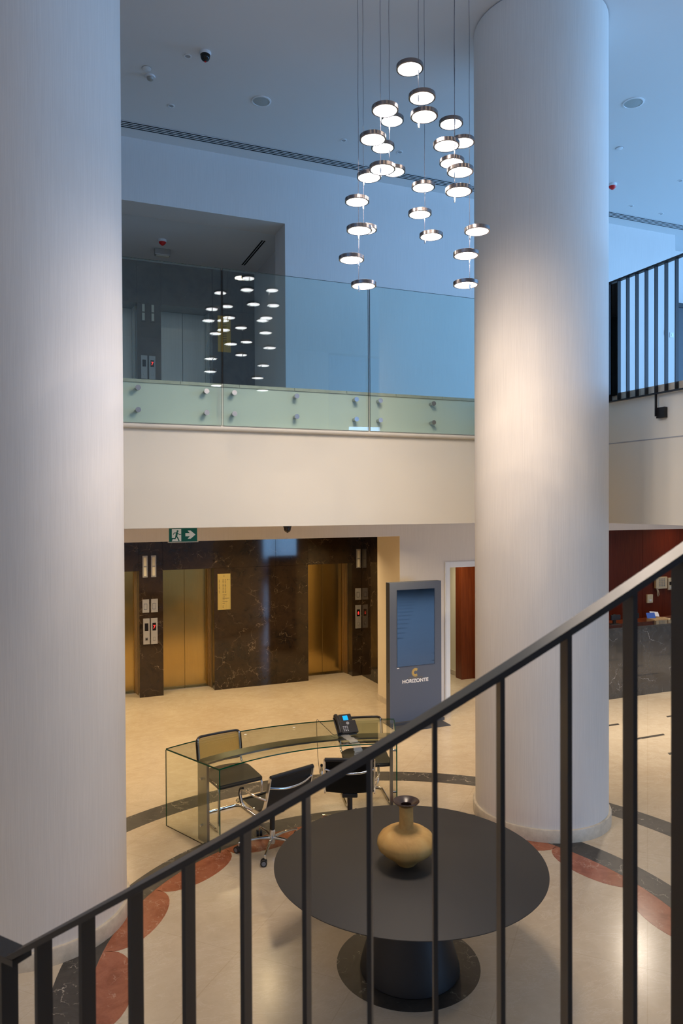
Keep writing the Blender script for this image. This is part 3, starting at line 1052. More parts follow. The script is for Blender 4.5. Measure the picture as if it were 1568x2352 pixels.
# shared meshes
bm = lathe(B(), [(0.0925, -0.0125), (0.0925, 0.0125), (0.088, 0.0145), (0, 0.0145)], 48)
lathe(bm, [(0.0925, -0.0125), (0.081, -0.0135), (0.081, -0.006), (0, -0.006)], 48)
ring = obj('lamp_disc', bm, M['lamp_ring'], t, True)
dif = obj('diffuser', lathe(B(), [(0.0808, -0.0062), (0.0808, -0.0110), (0, -0.0110)], 48), M['lamp'], ring)
pin = obj('cable_pin', lathe(B(), [(0, -0.062), (0.005, -0.060), (0.0065, -0.02), (0.0065, -0.012), (0, -0.0115)], 12), M['chrome'], ring, True)
first = True
for key, ds in DISCS.items():
    cx, cy = CAB[key]
    zb = min(q[2] for q in ds)
    pts = []
    K = 14
    for k in range(K + 1):
        z = ZC - 0.04 + (zb + 0.012 - ZC + 0.04) * k / K
        pts.append((cx - OX + 0.0012 * sin(k * 2.1 + cx * 9), cy - OY + 0.0012 * cos(k * 1.7 + cy * 5), z - ZC))
    obj('cable', tube(B(), pts, 0.0016, 6), M['cable'], t, True)
    for (x, y, z) in ds:
        if first:
            r_, first = ring, False
            pn = pin
        else:
            r_ = ring.copy(); COL.objects.link(r_); r_.parent = t
            q = dif.copy(); COL.objects.link(q); q.parent = r_
            pn = pin.copy(); COL.objects.link(pn); pn.parent = r_
        r_.location = (x - OX, y - OY, z - ZC)
        Ld = bpy.data.lights.new('lamp_light', 'SPOT')      # the light each disc throws downwards
        Ld.energy, Ld.color, Ld.shadow_soft_size = 20.0, (1.0, 0.79, 0.60), 0.0
        Ld.spot_size, Ld.spot_blend = radians(172), 1.0
        lo = bpy.data.objects.new('lamp_light', Ld); COL.objects.link(lo)
        lo.parent = r_; lo.location = (0, 0, -0.03)
        dx, dy = cx - x, cy - y
        pn.location = (dx, dy, 0)

# ------------------------------------------------------------------ round table and vase
TX, TY, TZ = 2.325, 4.465, 0.742
t = thing('round_table', 'large round charcoal pedestal table on the dark floor disc', 'table', (TX, TY, 0))
obj('table_top', lathe(B(), [(0, TZ - 0.028), (0.86, TZ - 0.026), (0.915, TZ - 0.014), (0.929, TZ - 0.006), (0.929, TZ - 0.002), (0.926, TZ), (0, TZ)], 160), M['table'], t, True)
obj('pedestal', lathe(B(), [(0, 0.0016), (0.335, 0.0016), (0.342, 0.012), (0.338, 0.04), (0.31, 0.14), (0.262, 0.30), (0.21, 0.46), (0.19, 0.56), (0.22, 0.66), (0.30, TZ - 0.03), (0, TZ - 0.03)], 96), M['table_base'], t, True)
t = thing('clay_vase', 'squat ochre clay vase with slim neck and dark flared lip on the round table', 'vase', (2.284, 4.43, TZ))
prof = [(0, 0), (0.058, 0.0), (0.066, 0.008), (0.085, 0.028), (0.125, 0.060), (0.165, 0.088), (0.190, 0.112), (0.200, 0.140), (0.196, 0.170), (0.176, 0.202), (0.140, 0.228), (0.100, 0.243), (0.068, 0.248), (0.053, 0.252), (0.050, 0.262), (0.048, 0.30), (0.047, 0.36), (0.048, 0.405)]
obj('vase_body', lathe(B(), prof + [(0.040, 0.405), (0.040, 0.30), (0, 0.30)], 96), M['clay'], t, True)
obj('vase_lip', lathe(B(), [(0.0481, 0.398), (0.060, 0.404), (0.086, 0.424), (0.091, 0.430), (0.088, 0.434), (0.060, 0.424), (0.036, 0.408), (0.034, 0.34)], 96), M['vase_lip'], t, True)

# ------------------------------------------------------------------ curved glass desk
A0, A1 = 65.4, 115.2
t = thing('glass_desk', 'curved clear glass reception desk with steel under-frame', 'desk', (RC[0], RC[1], 0))
bm = B(); sector(bm, 0, 0, 2.155, 3.01, A0, A1, 0.76, 0.772, 40, 0, 1)
obj('glass_top', bm, [M['desk_glass'], M['glass_edge']], t)
for ang in (A0, A1):
    bm = B()
    a = radians(ang)
    s = 0.35 if ang == A0 else -0.35
    dirv = Vector((cos(a), sin(a), 0)); nv = Vector((-sin(a), cos(a), 0)) * 0.006
    vs = []
    for r in (2.155, 3.01):
        for sg in (-1, 1):
            for z in (0.0, 0.7595):
                v = dirv * r + nv * sg
                vs.append(bm.verts.new((v.x, v.y, z)))
    for q, f in enumerate(((0, 1, 3, 2), (4, 6, 7, 5), (0, 4, 5, 1), (2, 3, 7, 6), (0, 2, 6, 4), (1, 5, 7, 3))):
        bm.faces.new([vs[i] for i in f]).material_index = 0 if q in (2, 3) else 1
    obj('glass_side', bm, [M['desk_glass'], M['glass_edge']], t)
bm = B(); sector(bm, 0, 0, 2.39, 2.535, A0 + 1.2, A1 - 1.2, 0.742, 0.7595, 36)
obj('frame_band', bm, M['desk_steel'], t)
for ang in (A0 + 1.1, A1 - 1.1):
    a = radians(ang)
    o = obj('leg', rbox(2.39, 2.535, -0.015, 0.015, 0.0, 0.742, 0.002), M['desk_steel'], t)
    o.rotation_euler = (0, 0, a)
    for z in (0.16, 0.60):
        s = -1 if ang < 90 else 1
        bm = tube(B(), [(2.46, 0.012 * s, z), (2.46, 0.042 * s, z)], 0.012, 12)
        o = obj('stud', bm, M['steel'], t, True)
        o.rotation_euler = (0, 0, a)
for (x, y) in ((1.97, 7.50), (2.52, 7.53)):
    obj('top_cap', lathe(B(), [(0.014, 0.7721), (0.014, 0.7745), (0, 0.7745)], 20, (x - RC[0], y - RC[1], 0)), M['white'], t)

# crumpled clear cable sleeve hanging from the desk
bm = B()
P = []
for k in range(40):
    u = k / 39
    if u < 0.3:
        y, z = 7.18 - 0.33 * u / 0.3, 0.776
    else:
        y, z = 6.85 - 0.05 * sin((u - 0.3) * 5), 0.776 - (u - 0.3) / 0.7 * 0.32
    x = 2.93 - 0.02 * sin(u * 9) + (0.03 * u)
    jz = 0.005 * sin(k * 2.3)
    P.append([bm.verts.new((x - 0.045 + 0.004 * sin(k * 1.9), y + 0.006 * sin(k * 2.7), z + jz + 0.005)), bm.verts.new((x, y + 0.008 * cos(k * 3.1), z + 0.005 - jz)), bm.verts.new((x + 0.045 + 0.004 * cos(k * 1.3), y - 0.006 * sin(k * 2.2), z + jz + 0.005))])
for a, c in zip(P[:-1], P[1:]):
    for j in (0, 1):
        bm.faces.new((a[j], a[j + 1], c[j + 1], c[j]))
bmesh.ops.solidify(bm, geom=list(bm.faces), thickness=0.0015)
o = obj('plastic_sleeve', bm, M['clear_plastic'], None, True)
tag(o, 'crumpled clear plastic strip draped over the glass desk beside the telephone', 'plastic strip')

# ------------------------------------------------------------------ telephone
t = thing('desk_phone', 'black desk telephone with blue lit screen on the glass desk', 'telephone', (2.95, 7.13, 0.772), radians(-2))
TILT = radians(42)


def tl(o):
    o.rotation_euler = (TILT, 0, 0)
    o.location = (0, -0.075, 0.012)
    return o


bm = rbox(-0.055, 0.125, 0.0, 0.145, 0.0, 0.026, 0.006)
tl(obj('body', bm, M['phone'], t))
tl(obj('screen_housing', rbox(-0.045, 0.095, 0.135, 0.225, 0.0, 0.024, 0.006), M['phone'], t))
tl(obj('display', boxm(-0.005, 0.050, 0.150, 0.205, 0.0235, 0.0255), M['lcd'], t))
tl(obj('cradle', rbox(-0.108, -0.055, 0.0, 0.205, 0.0, 0.016, 0.005), M['phone'], t))
bm = B()
hs = [(-0.082, 0.005, 0.034), (-0.082, 0.03, 0.042), (-0.082, 0.07, 0.050), (-0.082, 0.11, 0.052), (-0.082, 0.15, 0.050), (-0.082, 0.19, 0.042), (-0.082, 0.21, 0.034)]
tube(bm, hs, [0.024, 0.023, 0.017, 0.016, 0.017, 0.023, 0.024], 14)
tl(obj('handset', bm, M['phone'], t, True))
for i in range(3):
    for j in range(4):
        k_ = tl(obj('key', boxm(-0.035 + i * 0.021, -0.023 + i * 0.021, 0.022 + j * 0.0165, 0.030 + j * 0.0165, 0.0255, 0.0285), M['keys'], t))
bm = lathe(B(), [(0.010, 0.0255), (0.010, 0.029), (0.016, 0.029), (0.016, 0.0255)], 24, (0.030, 0.112, 0))
lathe(bm, [(0.006, 0.0255), (0.006, 0.0285), (0, 0.0285)], 16, (0.030, 0.112, 0))
tl(obj('navigation_ring', bm, M['keys'], t, True))
bm = B(); tube(bm, [(-0.04, 0.05, 0.002), (-0.04, 0.10, 0.004), (-0.04, 0.03, 0.085)], 0.007, 8)
tube(bm, [(0.06, 0.05, 0.002), (0.06, 0.10, 0.004), (0.06, 0.03, 0.085)], 0.007, 8)
box(bm, -0.10, 0.11, -0.075, -0.055, 0.0, 0.012)
obj('stand', bm, M['phone'], t)
obj('line_cord', tube(B(), [(-0.09, -0.02, 0.008), (-0.12, -0.03, 0.004), (-0.135, 0.0, 0.004), (-0.13, 0.2, 0.006), (-0.12, 0.56, 0.006), (-0.12, 0.585, -0.02), (-0.11, 0.58, -0.40), (-0.08, 0.55, -0.76)], 0.003, 6), M['phone'], t, True)

# ------------------------------------------------------------------ cantilever cane chairs
def cane_chair(label, x, y, F, proto=None):
    rz = atan2(-F[0], F[1])
    if proto:
        t = copy_tree(proto)
        t.location = (x, y, 0); t.rotation_euler = (0, 0, rz)
        t['label'] = label
        return t
    t = thing('cantilever_chair', label, 'chair', (x, y, 0), rz, 'cane-backed chairs at the glass desk')
    h = 0.232
    r = 0.0125
    side = []
    pts = [(-h, -0.285, 0.79), (-h, -0.235, 0.47), (-h, 0.235, 0.455), (-h, 0.215, r), (-h, -0.27, r), (h, -0.27, r), (h, 0.215, r), (h, 0.235, 0.455), (h, -0.235, 0.47), (h, -0.285, 0.79)]
    obj('tube_frame', tube(B(), fillet(pts, 0.075, 7), r, 12), M['chrome'], t, True)
    # upholstered seat with rounded rear
    out = []
    for (cx, cy, a0, a1, rr) in ((0.215, 0.215, 0, 90, 0.03), (-0.215, 0.215, 90, 180, 0.03)):
        for k in range(5):
            a = radians(a0 + (a1 - a0) * k / 4)
            out.append((cx + rr * cos(a), cy + rr * sin(a)))
    for k in range(17):
        a = radians(180 + 180 * k / 16)
        out.append((0.245 * (abs(cos(a)) ** 0.5) * (1 if cos(a) > 0 else -1), -0.06 + 0.17 * sin(a)))
    bm = prism(B(), out, 0.448, 0.488)
    bmesh.ops.bevel(bm, geom=[e for e in bm.edges if abs(e.verts[0].co.z - e.verts[1].co.z) < 1e-5], offset=0.012, segments=3, affect='EDGES')
    for v in bm.verts:     # front edge rolls down, middle dished
        if v.co.y > 0.16: v.co.z -= (v.co.y - 0.16) * 0.35
        v.co.z -= 0.008 * max(0, 1 - hypot(v.co.x, v.co.y) / 0.22)
    obj('seat', bm, M['seat'], t, True)
    # back: dark bent frame round a cane panel, slightly curved
    bk = bpy.data.objects.new('backrest', None)

    def bp(x, z):
        return (x, -0.245 - (z - 0.52) * 0.16 - 0.02 * (1 - (x / 0.24) ** 2), z)
    cor = [(-0.245, 0.53), (0.245, 0.53), (0.245, 0.80), (-0.245, 0.80)]
    fr = fillet([(a, 0, c) for a, c in cor], 0.06, 7, True)
    # subdivide straight runs so the curve of the back shows
    dense = []
    for i, p in enumerate(fr):
        q = fr[(i + 1) % len(fr)]
        nseg = max(1, int((q - p).length / 0.05))
        for j in range(nseg):
            dense.append(p.lerp(q, j / nseg))
    obj('back_frame', tube(B(), [bp(p.x, p.z) for p in dense], 0.013, 10, True), M['darkframe'], t, True)
    bm = B()
    nx, nz = 12, 6
    g = [[bm.verts.new(bp(-0.236 + 0.472 * i / nx, 0.538 + 0.254 * j / nz)) for i in range(nx + 1)] for j in range(nz + 1)]
    for j in range(nz):
        for i in range(nx):
            bm.faces.new((g[j][i], g[j][i + 1], g[j + 1][i + 1], g[j + 1][i]))
    bmesh.ops.solidify(bm, geom=list(bm.faces), thickness=0.003)
    obj('cane_panel', bm, M['cane'], t, True)
    return t


c1 = cane_chair('cantilever chair with cane back and black seat at the left end of the glass desk', 1.755, 7.275, (0.20, -0.98))
cane_chair('cantilever chair with cane back behind the desk telephone', 3.225, 7.215, (-0.22, -0.975), c1)

# ------------------------------------------------------------------ office chairs
def office_chair(label, x, y, F, base_rot, proto=None):
    rz = atan2(-F[0], F[1])
    if proto:
        t = copy_tree(proto)
        t.location = (x, y, 0); t.rotation_euler = (0, 0, rz)
        t['label'] = label
        return t
    t = thing('office_chair', label, 'chair', (x, y, 0), rz, 'black mesh swivel chairs at the glass desk')
    for k in range(5):
        a = radians(base_rot - math.degrees(rz) + 72 * k)
        c_, s_ = cos(a), sin(a)
        bm = B()
        path = [(0.02 * c_, 0.02 * s_, 0.115), (0.12 * c_, 0.12 * s_, 0.118), (0.24 * c_, 0.24 * s_, 0.105), (0.31 * c_, 0.31 * s_, 0.092)]
        tube(bm, path, [0.017, 0.014, 0.011, 0.010], 10)
        obj('base_arm', bm, M['chrome'], t, True)
        e = Vector((0.31 * c_, 0.31 * s_, 0))
        b2 = radians(base_rot + 40 * k)
        u = Vector((cos(b2), sin(b2), 0))
        p = Vector((-u.y, u.x, 0))
        bm = B()
        for s in (-1, 1):
            ctr = e + u * 0.012 + Vector((0, 0, 0.031))
            tube(bm, [ctr + p * 0.006 * s, ctr + p * 0.026 * s], 0.030, 20)
        ca = obj('caster', bm, M['rubber'], t, True)
        for s in (-1, 1):
            obj('caster_hub', tube(B(), [ctr + p * 0.024 * s, ctr + p * 0.028 * s], 0.019, 16), M['hub'], ca, True)
        obj('caster_stem', tube(B(), [e + Vector((0, 0, 0.095)), e + Vector((0, 0, 0.062))], 0.0075, 10), M['chrome'], ca, True)
    obj('hub', lathe(B(), [(0, 0.06), (0.022, 0.06), (0.027, 0.075), (0.027, 0.19), (0.022, 0.195), (0, 0.195)], 24), M['chrome'], t, True)
    obj('gas_lift', lathe(B(), [(0.0, 0.19), (0.0245, 0.19), (0.0245, 0.33), (0.03, 0.34), (0.03, 0.38), (0, 0.38)], 24), M['black'], t, True)
    obj('mechanism', rbox(-0.075, 0.075, -0.10, 0.12, 0.365, 0.41, 0.012), M['black'], t)
    bm = tube(B(), [(0.06, 0.02, 0.39), (0.17, 0.03, 0.385), (0.19, 0.03, 0.385)], 0.005, 8)
    tube(bm, [(0.185, 0.03, 0.385), (0.245, 0.03, 0.388)], 0.010, 10)
    obj('tilt_lever', bm, M['black'], t, True)
    # side profile of the sling: seat then back
    prof = [(0.235, 0.435), (0.215, 0.462), (0.17, 0.470), (0.08, 0.455), (-0.04, 0.440), (-0.14, 0.442), (-0.19, 0.462), (-0.225, 0.52), (-0.255, 0.60), (-0.285, 0.70), (-0.308, 0.780), (-0.318, 0.812)]
    prof = [(p.y, p.z) for p in fillet([(0, a, c) for a, c in prof], 0.02, 3)]
    W2 = 0.225
    seatp = [q for q in prof if q[1] < 0.47 and q[0] > -0.19] 
    backp = prof[len(seatp) - 1:]
    for nm, pp in (('seat', seatp), ('backrest', backp)):
        bm = B()
        nx = 10
        g = []
        for (yy, zz) in pp:
            g.append([bm.verts.new((-W2 + 2 * W2 * i / nx, yy - 0.0, zz - 0.012 * (1 - (2 * i / nx - 1) ** 2))) for i in range(nx + 1)])
        for a, c in zip(g[:-1], g[1:]):
            for i in range(nx):
                bm.faces.new((a[i], a[i + 1], c[i + 1], c[i]))
        bmesh.ops.solidify(bm, geom=list(bm.faces), thickness=0.008)
        if nm == 'seat':
            tube(bm, [(-W2, 0.235, 0.437), (W2, 0.235, 0.437)], 0.014, 10)
        else:
            tube(bm, [(-W2 - 0.005, -0.318, 0.812), (W2 + 0.005, -0.318, 0.812)], 0.019, 12)
        obj(nm, bm, M['mesh'], t, True)
    for s in (-1, 1):
        x_ = s * (W2 + 0.010)
        obj('side_frame', tube(B(), [(x_, a, c) for a, c in prof], 0, prof=[(-0.006, -0.015), (0.006, -0.015), (0.006, 0.015), (-0.006, 0.015)]), M['chrome'], t)
        # armrest loop
        xa = s * (W2 + 0.055)
        loop = [(s * (W2 + 0.014), -0.26, 0.60), (xa, -0.18, 0.612), (xa, 0.08, 0.612), (xa, 0.105, 0.57), (xa, 0.06, 0.46), (s * (W2 + 0.014), -0.03, 0.445)]
        obj('armrest', tube(B(), fillet(loop, 0.05, 5), 0.010, 10), M['chrome'], t, True)
        obj('arm_pad', tube(B(), fillet([(xa, 0.06, 0.622), (xa, 0.09, 0.620), (xa + s * 0.002, 0.118, 0.57), (xa, 0.085, 0.48)], 0.04, 5), 0.013, 10), M['black'], t, True)
    # curved chrome spreader behind the back and the one under the seat
    sp = [(-W2 - 0.004, -0.29, 0.715), (-0.12, -0.325, 0.692), (0, -0.335, 0.685), (0.12, -0.325, 0.692), (W2 + 0.004, -0.29, 0.715)]
    obj('back_spreader', tube(B(), fillet(sp, 0.08, 5), 0.012, 10), M['chrome'], t, True)
    obj('seat_spreader', tube(B(), fillet([(-W2 - 0.004, 0.0, 0.44), (-0.10, 0.0, 0.405), (0.10, 0.0, 0.405), (W2 + 0.004, 0.0, 0.44)], 0.05, 5), 0.012, 10), M['chrome'], t, True)
    return t


o1 = office_chair('black mesh swivel chair in front of the cane chair, arm and casters showing', 1.955, 6.485, (-0.30, 0.955), 25)
office_chair('black mesh swivel chair with its back turned, right in front of the telephone', 2.765, 6.555, (0.40, 0.917), 25, o1)

# ------------------------------------------------------------------ totem
t = thing('information_totem', 'tall slate blue information totem with dark screen beside the corridor doorway', 'kiosk', (5.025, 9.42, 0))
hw = 0.4225
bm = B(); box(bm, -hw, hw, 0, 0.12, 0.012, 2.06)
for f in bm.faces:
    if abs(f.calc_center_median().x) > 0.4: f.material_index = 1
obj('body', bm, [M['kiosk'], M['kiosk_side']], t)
obj('screen', boxm(-0.305, 0.305, -0.002, 0.0, 0.846, 1.951), M['screen'], t)
bm = B()
for a in ((-0.309, -0.305, 0.842, 1.955), (0.305, 0.309, 0.842, 1.955), (-0.305, 0.305, 0.842, 0.846), (-0.305, 0.305, 1.951, 1.955)):
    box(bm, a[0], a[1], -0.004, 0.0, a[2], a[3])
obj('screen_rim', bm, M['black'], t)
obj('base_plate', rbox(-0.44, 0.40, -0.30, 0.30, 0.0, 0.012, 0.002), M['kiosk_side'], t)
obj('base_plate', boxm(-0.42, 0.445, -0.05, 0.17, 0.012, 0.05), M['kiosk_side'], t)
obj('badge', boxm(-0.31, -0.275, -0.003, 0.0, 0.820, 0.830), M['white_print'], t)
obj('side_lock', boxm(-hw - 0.004, -hw, 0.04, 0.06, 0.62, 0.66), M['black'], t)
# ray-shaped letter C
bm = B()
for k in range(17):
    a = radians(50 + 17 * k + 2)
    a2 = radians(50 + 17 * k + 14)
    if k in (0, 1, 2): a2 = radians(50 + 17 * k + 18)
    if 50 + 17 * k + 14 > 318: continue
    r0, r1 = 0.028, 0.063
    prismy(bm, [(r0 * cos(a), r0 * sin(a)), (r1 * cos(a), r1 * sin(a)), (r1 * cos(a2), r1 * sin(a2)), (r0 * cos(a2), r0 * sin(a2))], -0.002, 0.0)
for k in range(9):   # solid inner ring
    a, a2 = radians(45 + 30 * k), radians(45 + 30 * (k + 1))
    prismy(bm, [(0.026 * cos(a), 0.026 * sin(a)), (0.045 * cos(a), 0.045 * sin(a)), (0.045 * cos(a2), 0.045 * sin(a2)), (0.026 * cos(a2), 0.026 * sin(a2))], -0.0022, 0.0)
o = obj('logo', bm, M['gold'], t); o.location = (-0.01, 0, 0.743)
text('small_lettering', 'CONTINENTAL', -0.008, -0.001, 0.662, 0.013, M['gold_dim'], t, 0.235, 0.0003)
text('lettering', 'HORIZONTE', -0.012, -0.001, 0.600, 0.050, M['white_print'], t, 0.425, 0.0022)

# ------------------------------------------------------------------ lift signs and call plates
def lantern(x0, x1, z0, z1, label, mm=M['plate'], y=YM):
    t = thing('lift_lantern', label, 'lift indicator', ((x0 + x1) / 2, y, (z0 + z1) / 2), 0, 'lift indicators on the marble')
    h, w2 = (z1 - z0) / 2, (x1 - x0) / 2
    obj('plate', rbox(-w2, w2, -0.012, 0, -h, h, 0.003), mm, t)
    for s in (-1, 1):
        obj('lens', rbox(-w2 * 0.55, w2 * 0.55, -0.02, -0.012, (0.06 if s > 0 else -0.86) * h, (0.86 if s > 0 else -0.06) * h, 0.004), mm_lens, t)


mm_lens = M['acrylic']


def blank_plate(x0, x1, z0, z1, label, y=YM):
    t = thing('key_switch_plate', label, 'control plate', ((x0 + x1) / 2, y, (z0 + z1) / 2), 0, 'square plates between the lifts')
    h, w2 = (z1 - z0) / 2, (x1 - x0) / 2
    obj('plate', rbox(-w2, w2, -0.012, 0, -h, h, 0.003), M['plate'], t)
    bm = B()
    for a in ((-0.6, -0.5, -0.55, 0.35), (0.3, 0.4, -0.55, 0.35), (-0.5, 0.3, -0.55, -0.48), (-0.5, 0.3, 0.28, 0.35)):
        box(bm, a[0] * w2, a[1] * w2, -0.0135, -0.012, a[2] * h, a[3] * h)
    obj('recess_line', bm, M['steel'], t)


def call_plate(x0, x1, z0, z1, label, digit, y=YM, dim=False, dark_btn=False):
    t = thing('call_button_plate', label, 'lift button', ((x0 + x1) / 2, y, (z0 + z1) / 2), 0, 'lift call button plates')
    h, w2 = (z1 - z0) / 2, (x1 - x0) / 2
    obj('plate', rbox(-w2, w2, -0.014, 0, -h, h, 0.003), M['plate'], t)
    obj('display_window', boxm(-w2 * 0.55, w2 * 0.55, -0.016, -0.014, 0.04 * h, 0.63 * h), M['display'], t)
    if digit == 'up':
        bm = B(); zc = 0.34 * h
        prismy(bm, [(-0.018, zc - 0.005), (0.018, zc - 0.005), (0, zc + 0.026)], -0.018, -0.016)
        box(bm, -0.012, 0.012, -0.018, -0.016, zc - 0.032, zc - 0.014)
        obj('lit_arrow', bm, M['red_led'], t)
    elif digit:
        text('lit_digit', digit, 0, -0.0165, 0.20 * h, 0.055, M['red_led_dim'] if dim else M['red_led'], t, None, 0.0012)
    obj('push_button', rbox(-0.016, 0.016, -0.019, -0.014, -0.68 * h, -0.52 * h, 0.003), M['black'] if dark_btn else M['plate'], t)
    bm = B()
    for a in ((-0.020, -0.017, -0.73, -0.47), (0.017, 0.020, -0.73, -0.47), (-0.017, 0.017, -0.73, -0.71), (-0.017, 0.017, -0.49, -0.47)):
        box(bm, a[0], a[1], -0.0155, -0.014, a[2] * h, a[3] * h)
    obj('button_ring', bm, M['steel'], t)
    return t


lantern(1.543, 1.625, 1.992, 2.353, 'left one of the two lift lanterns above the call plates')
lantern(1.682, 1.764, 1.992, 2.353, 'right one of the two lift lanterns above the call plates')
blank_plate(1.537, 1.645, 1.408, 1.628, 'blank steel plate under the left lantern between the lifts')
blank_plate(1.676, 1.787, 1.408, 1.630, 'blank steel plate under the right lantern between the lifts')
call_plate(1.546, 1.652, 0.882, 1.311, 'call plate with a dark display, nearer the left column', None, dark_btn=True)
call_plate(1.671, 1.779, 0.880, 1.312, 'call plate showing a red digit beside the middle lift', '7')
lantern(5.399, 5.485, 2.004, 2.355, 'single lift lantern right of the rightmost lift')
blank_plate(5.374, 5.490, 1.413, 1.630, 'dim blank plate right of the rightmost lift')
call_plate(5.374, 5.488, 0.884, 1.318, 'call plate with a red arrow right of the rightmost lift', 'up')
dz = ZF - 0.0
lantern(1.548, 1.625, dz + 1.79, dz + 2.10, 'faint lift lantern upstairs nearer the left column', M['upper_marble'])
lantern(1.70, 1.777, dz + 1.79, dz + 2.10, 'faint lift lantern upstairs beside the upper middle lift', M['upper_marble'])
call_plate(1.543, 1.645, dz + 0.85, dz + 1.235, 'upstairs call plate with a dark display', None)
call_plate(1.672, 1.776, dz + 0.85, dz + 1.235, 'upstairs call plate glowing with a red digit', '7')

t = thing('brass_directory', 'narrow brass directory plate on the marble right of the middle lift', 'sign', (2.9095, YM, 1.69))
obj('plate', rbox(-0.1125, 0.1125, -0.006, 0, -0.31, 0.31, 0.001), M['brass'], t)
bm = B()
rows = [(0.205 - 0.0245 * k) for k in range(10)]
for i, z in enumerate(rows):
    box(bm, -0.090, -0.076, -0.0072, -0.006, z - 0.005, z + 0.005)
    for x0_, x1_ in ((-0.028, -0.004), (0.010, 0.036)):
        n_ = 3
        for q in range(n_):
            a = x0_ + (x1_ - x0_) * q / n_
            box(bm, a, a + 0.0055, -0.0072, -0.006, z - 0.005, z + 0.005)
for i, (x1_, z) in enumerate(((0.040, -0.055), (0.015, -0.09), (0.088, -0.115), (0.008, -0.14), (0.058, -0.172), (0.010, -0.20), (-0.01, -0.245), (-0.01, -0.27))):
    a = -0.028
    while a < x1_:
        box(bm, a, min(a + 0.0058, x1_), -0.0072, -0.006, z - 0.0048, z + 0.0048)
        a += 0.0085
for a in (0.052, 0.062, 0.082):
    box(bm, a, a + 0.007, -0.0072, -0.006, 0.200, 0.211)
o = obj('small_print', bm, M['engrave'], t); o['kind'] = 'stuff'
text('monogram', 'C', 0.0, -0.0065, 0.258, 0.026, M['engrave'], t)
# the same directory upstairs
t = thing('upper_directory', 'faint brass directory upstairs behind the glass balustrade', 'sign', (2.94, YM, ZF + 1.70))
obj('plate', rbox(-0.1125, 0.1125, -0.006, 0, -0.31, 0.31, 0.001), M['brass'], t)
bm = B()
for i in range(12):
    box(bm, -0.03, 0.04, -0.0072, -0.006, 0.19 - i * 0.03, 0.199 - i * 0.03)
o = obj('small_print', bm, M['engrave'], t); o['kind'] = 'stuff'

# ------------------------------------------------------------------ exit sign
t = thing('exit_sign', 'green running man exit sign with white arrow hanging below the gallery edge', 'sign', (1.389, 7.8, 2.806))
hw_, hh = 0.147, 0.141
obj('panel', boxm(-hw_, hw_, 0.0, 0.02, 0.0, hh), M['sign_green'], t)
obj('doorway', boxm(-hw_ + 0.028, -0.022, -0.0012, 0.0, 0.006, hh - 0.006), M['sign_white'], t)
bm = B()
prismy(bm, [(0.022, 0.056), (0.068, 0.056), (0.046, 0.030), (0.078, 0.030), (0.128, 0.073), (0.078, 0.116), (0.046, 0.116), (0.068, 0.090), (0.022, 0.090)], -0.0014, 0.0)
obj('arrow', bm, M['sign_white'], t)
bm = B()
def limb(pts, w_):
    for (a, c) in zip(pts[:-1], pts[1:]):
        a, c = Vector(a), Vector(c)
        u = (c - a).normalized(); n_ = Vector((-u.y, u.x)) * w_ / 2
        e = u * w_ * 0.3
        q = [a - e + n_, a - e - n_, c + e - n_, c + e + n_]
        prismy(bm, [(v.x, v.y) for v in q], -0.0026, -0.0012)
hx, hz = -0.060, 0.112
prismy(bm, [(hx + 0.010 * cos(2 * pi * k / 14), hz + 0.010 * sin(2 * pi * k / 14)) for k in range(14)], -0.0026, -0.0012)
limb([(-0.066, 0.096), (-0.074, 0.058)], 0.020)
limb([(-0.062, 0.094), (-0.044, 0.078), (-0.026, 0.078)], 0.0075)
limb([(-0.074, 0.095), (-0.096, 0.094), (-0.104, 0.078)], 0.0075)
limb([(-0.070, 0.058), (-0.058, 0.038), (-0.046, 0.012)], 0.0115)
limb([(-0.076, 0.056), (-0.086, 0.034), (-0.116, 0.036), (-0.120, 0.018)], 0.0105)
obj('running_man', bm, M['sign_green'], t)
obj('hanger_bar', boxm(-0.14, 0.14, 0.004, 0.016, hh, ZS - 2.806), M['acrylic'], t)
obj('lower_lip', boxm(-hw_ - 0.012, hw_ + 0.012, -0.004, 0.024, -0.008, 0.0), M['acrylic'], t)

# ------------------------------------------------------------------ ceiling fittings
def dome(x, y, z, r, label, dark=True):
    t = thing('dome_camera', label, 'camera', (x, y, z), 0)
    obj('mount', lathe(B(), [(0, 0), (r * 1.1, 0), (r * 1.15, -0.012), (r * 1.0, -0.03), (0, -0.03)], 32), M['white'] if dark else M['black'], t, True)
    obj('dome', lathe(B(), [(r * 0.97, -0.03)] + [(r * 0.92 * cos(radians(a)), -0.045 - r * 0.95 * sin(radians(a))) for a in range(0, 91, 10)], 32), M['display'] if dark else mat('smoked_dome', (0.03, 0.02, 0.018), 0.08), t, True)
    obj('lens', lathe(B(), [(0, -r * 1.02 - 0.045), (r * 0.2, -r * 1.02 - 0.045), (r * 0.2, -r * 0.9 - 0.04)], 16), M['red_plastic'] if dark else M['display'], t)


dome(1.662, 7.83, ZC, 0.055, 'black dome camera on the atrium ceiling above the gallery')
dome(2.545, 7.8, ZS, 0.042, 'small smoked dome camera under the gallery edge', False)


def speaker(x, y, r, label):
    t = thing('ceiling_speaker', label, 'speaker', (x, y, ZC), 0, 'round ceiling speakers')
    obj('rim', lathe(B(), [(r, 0), (r, -0.006), (r * 0.86, -0.010), (r * 0.84, -0.004)], 40), M['white'], t, True)
    obj('grille', lathe(B(), [(r * 0.85, -0.005), (r * 0.5, -0.009), (0, -0.010)], 40), M['grille'], t, True)


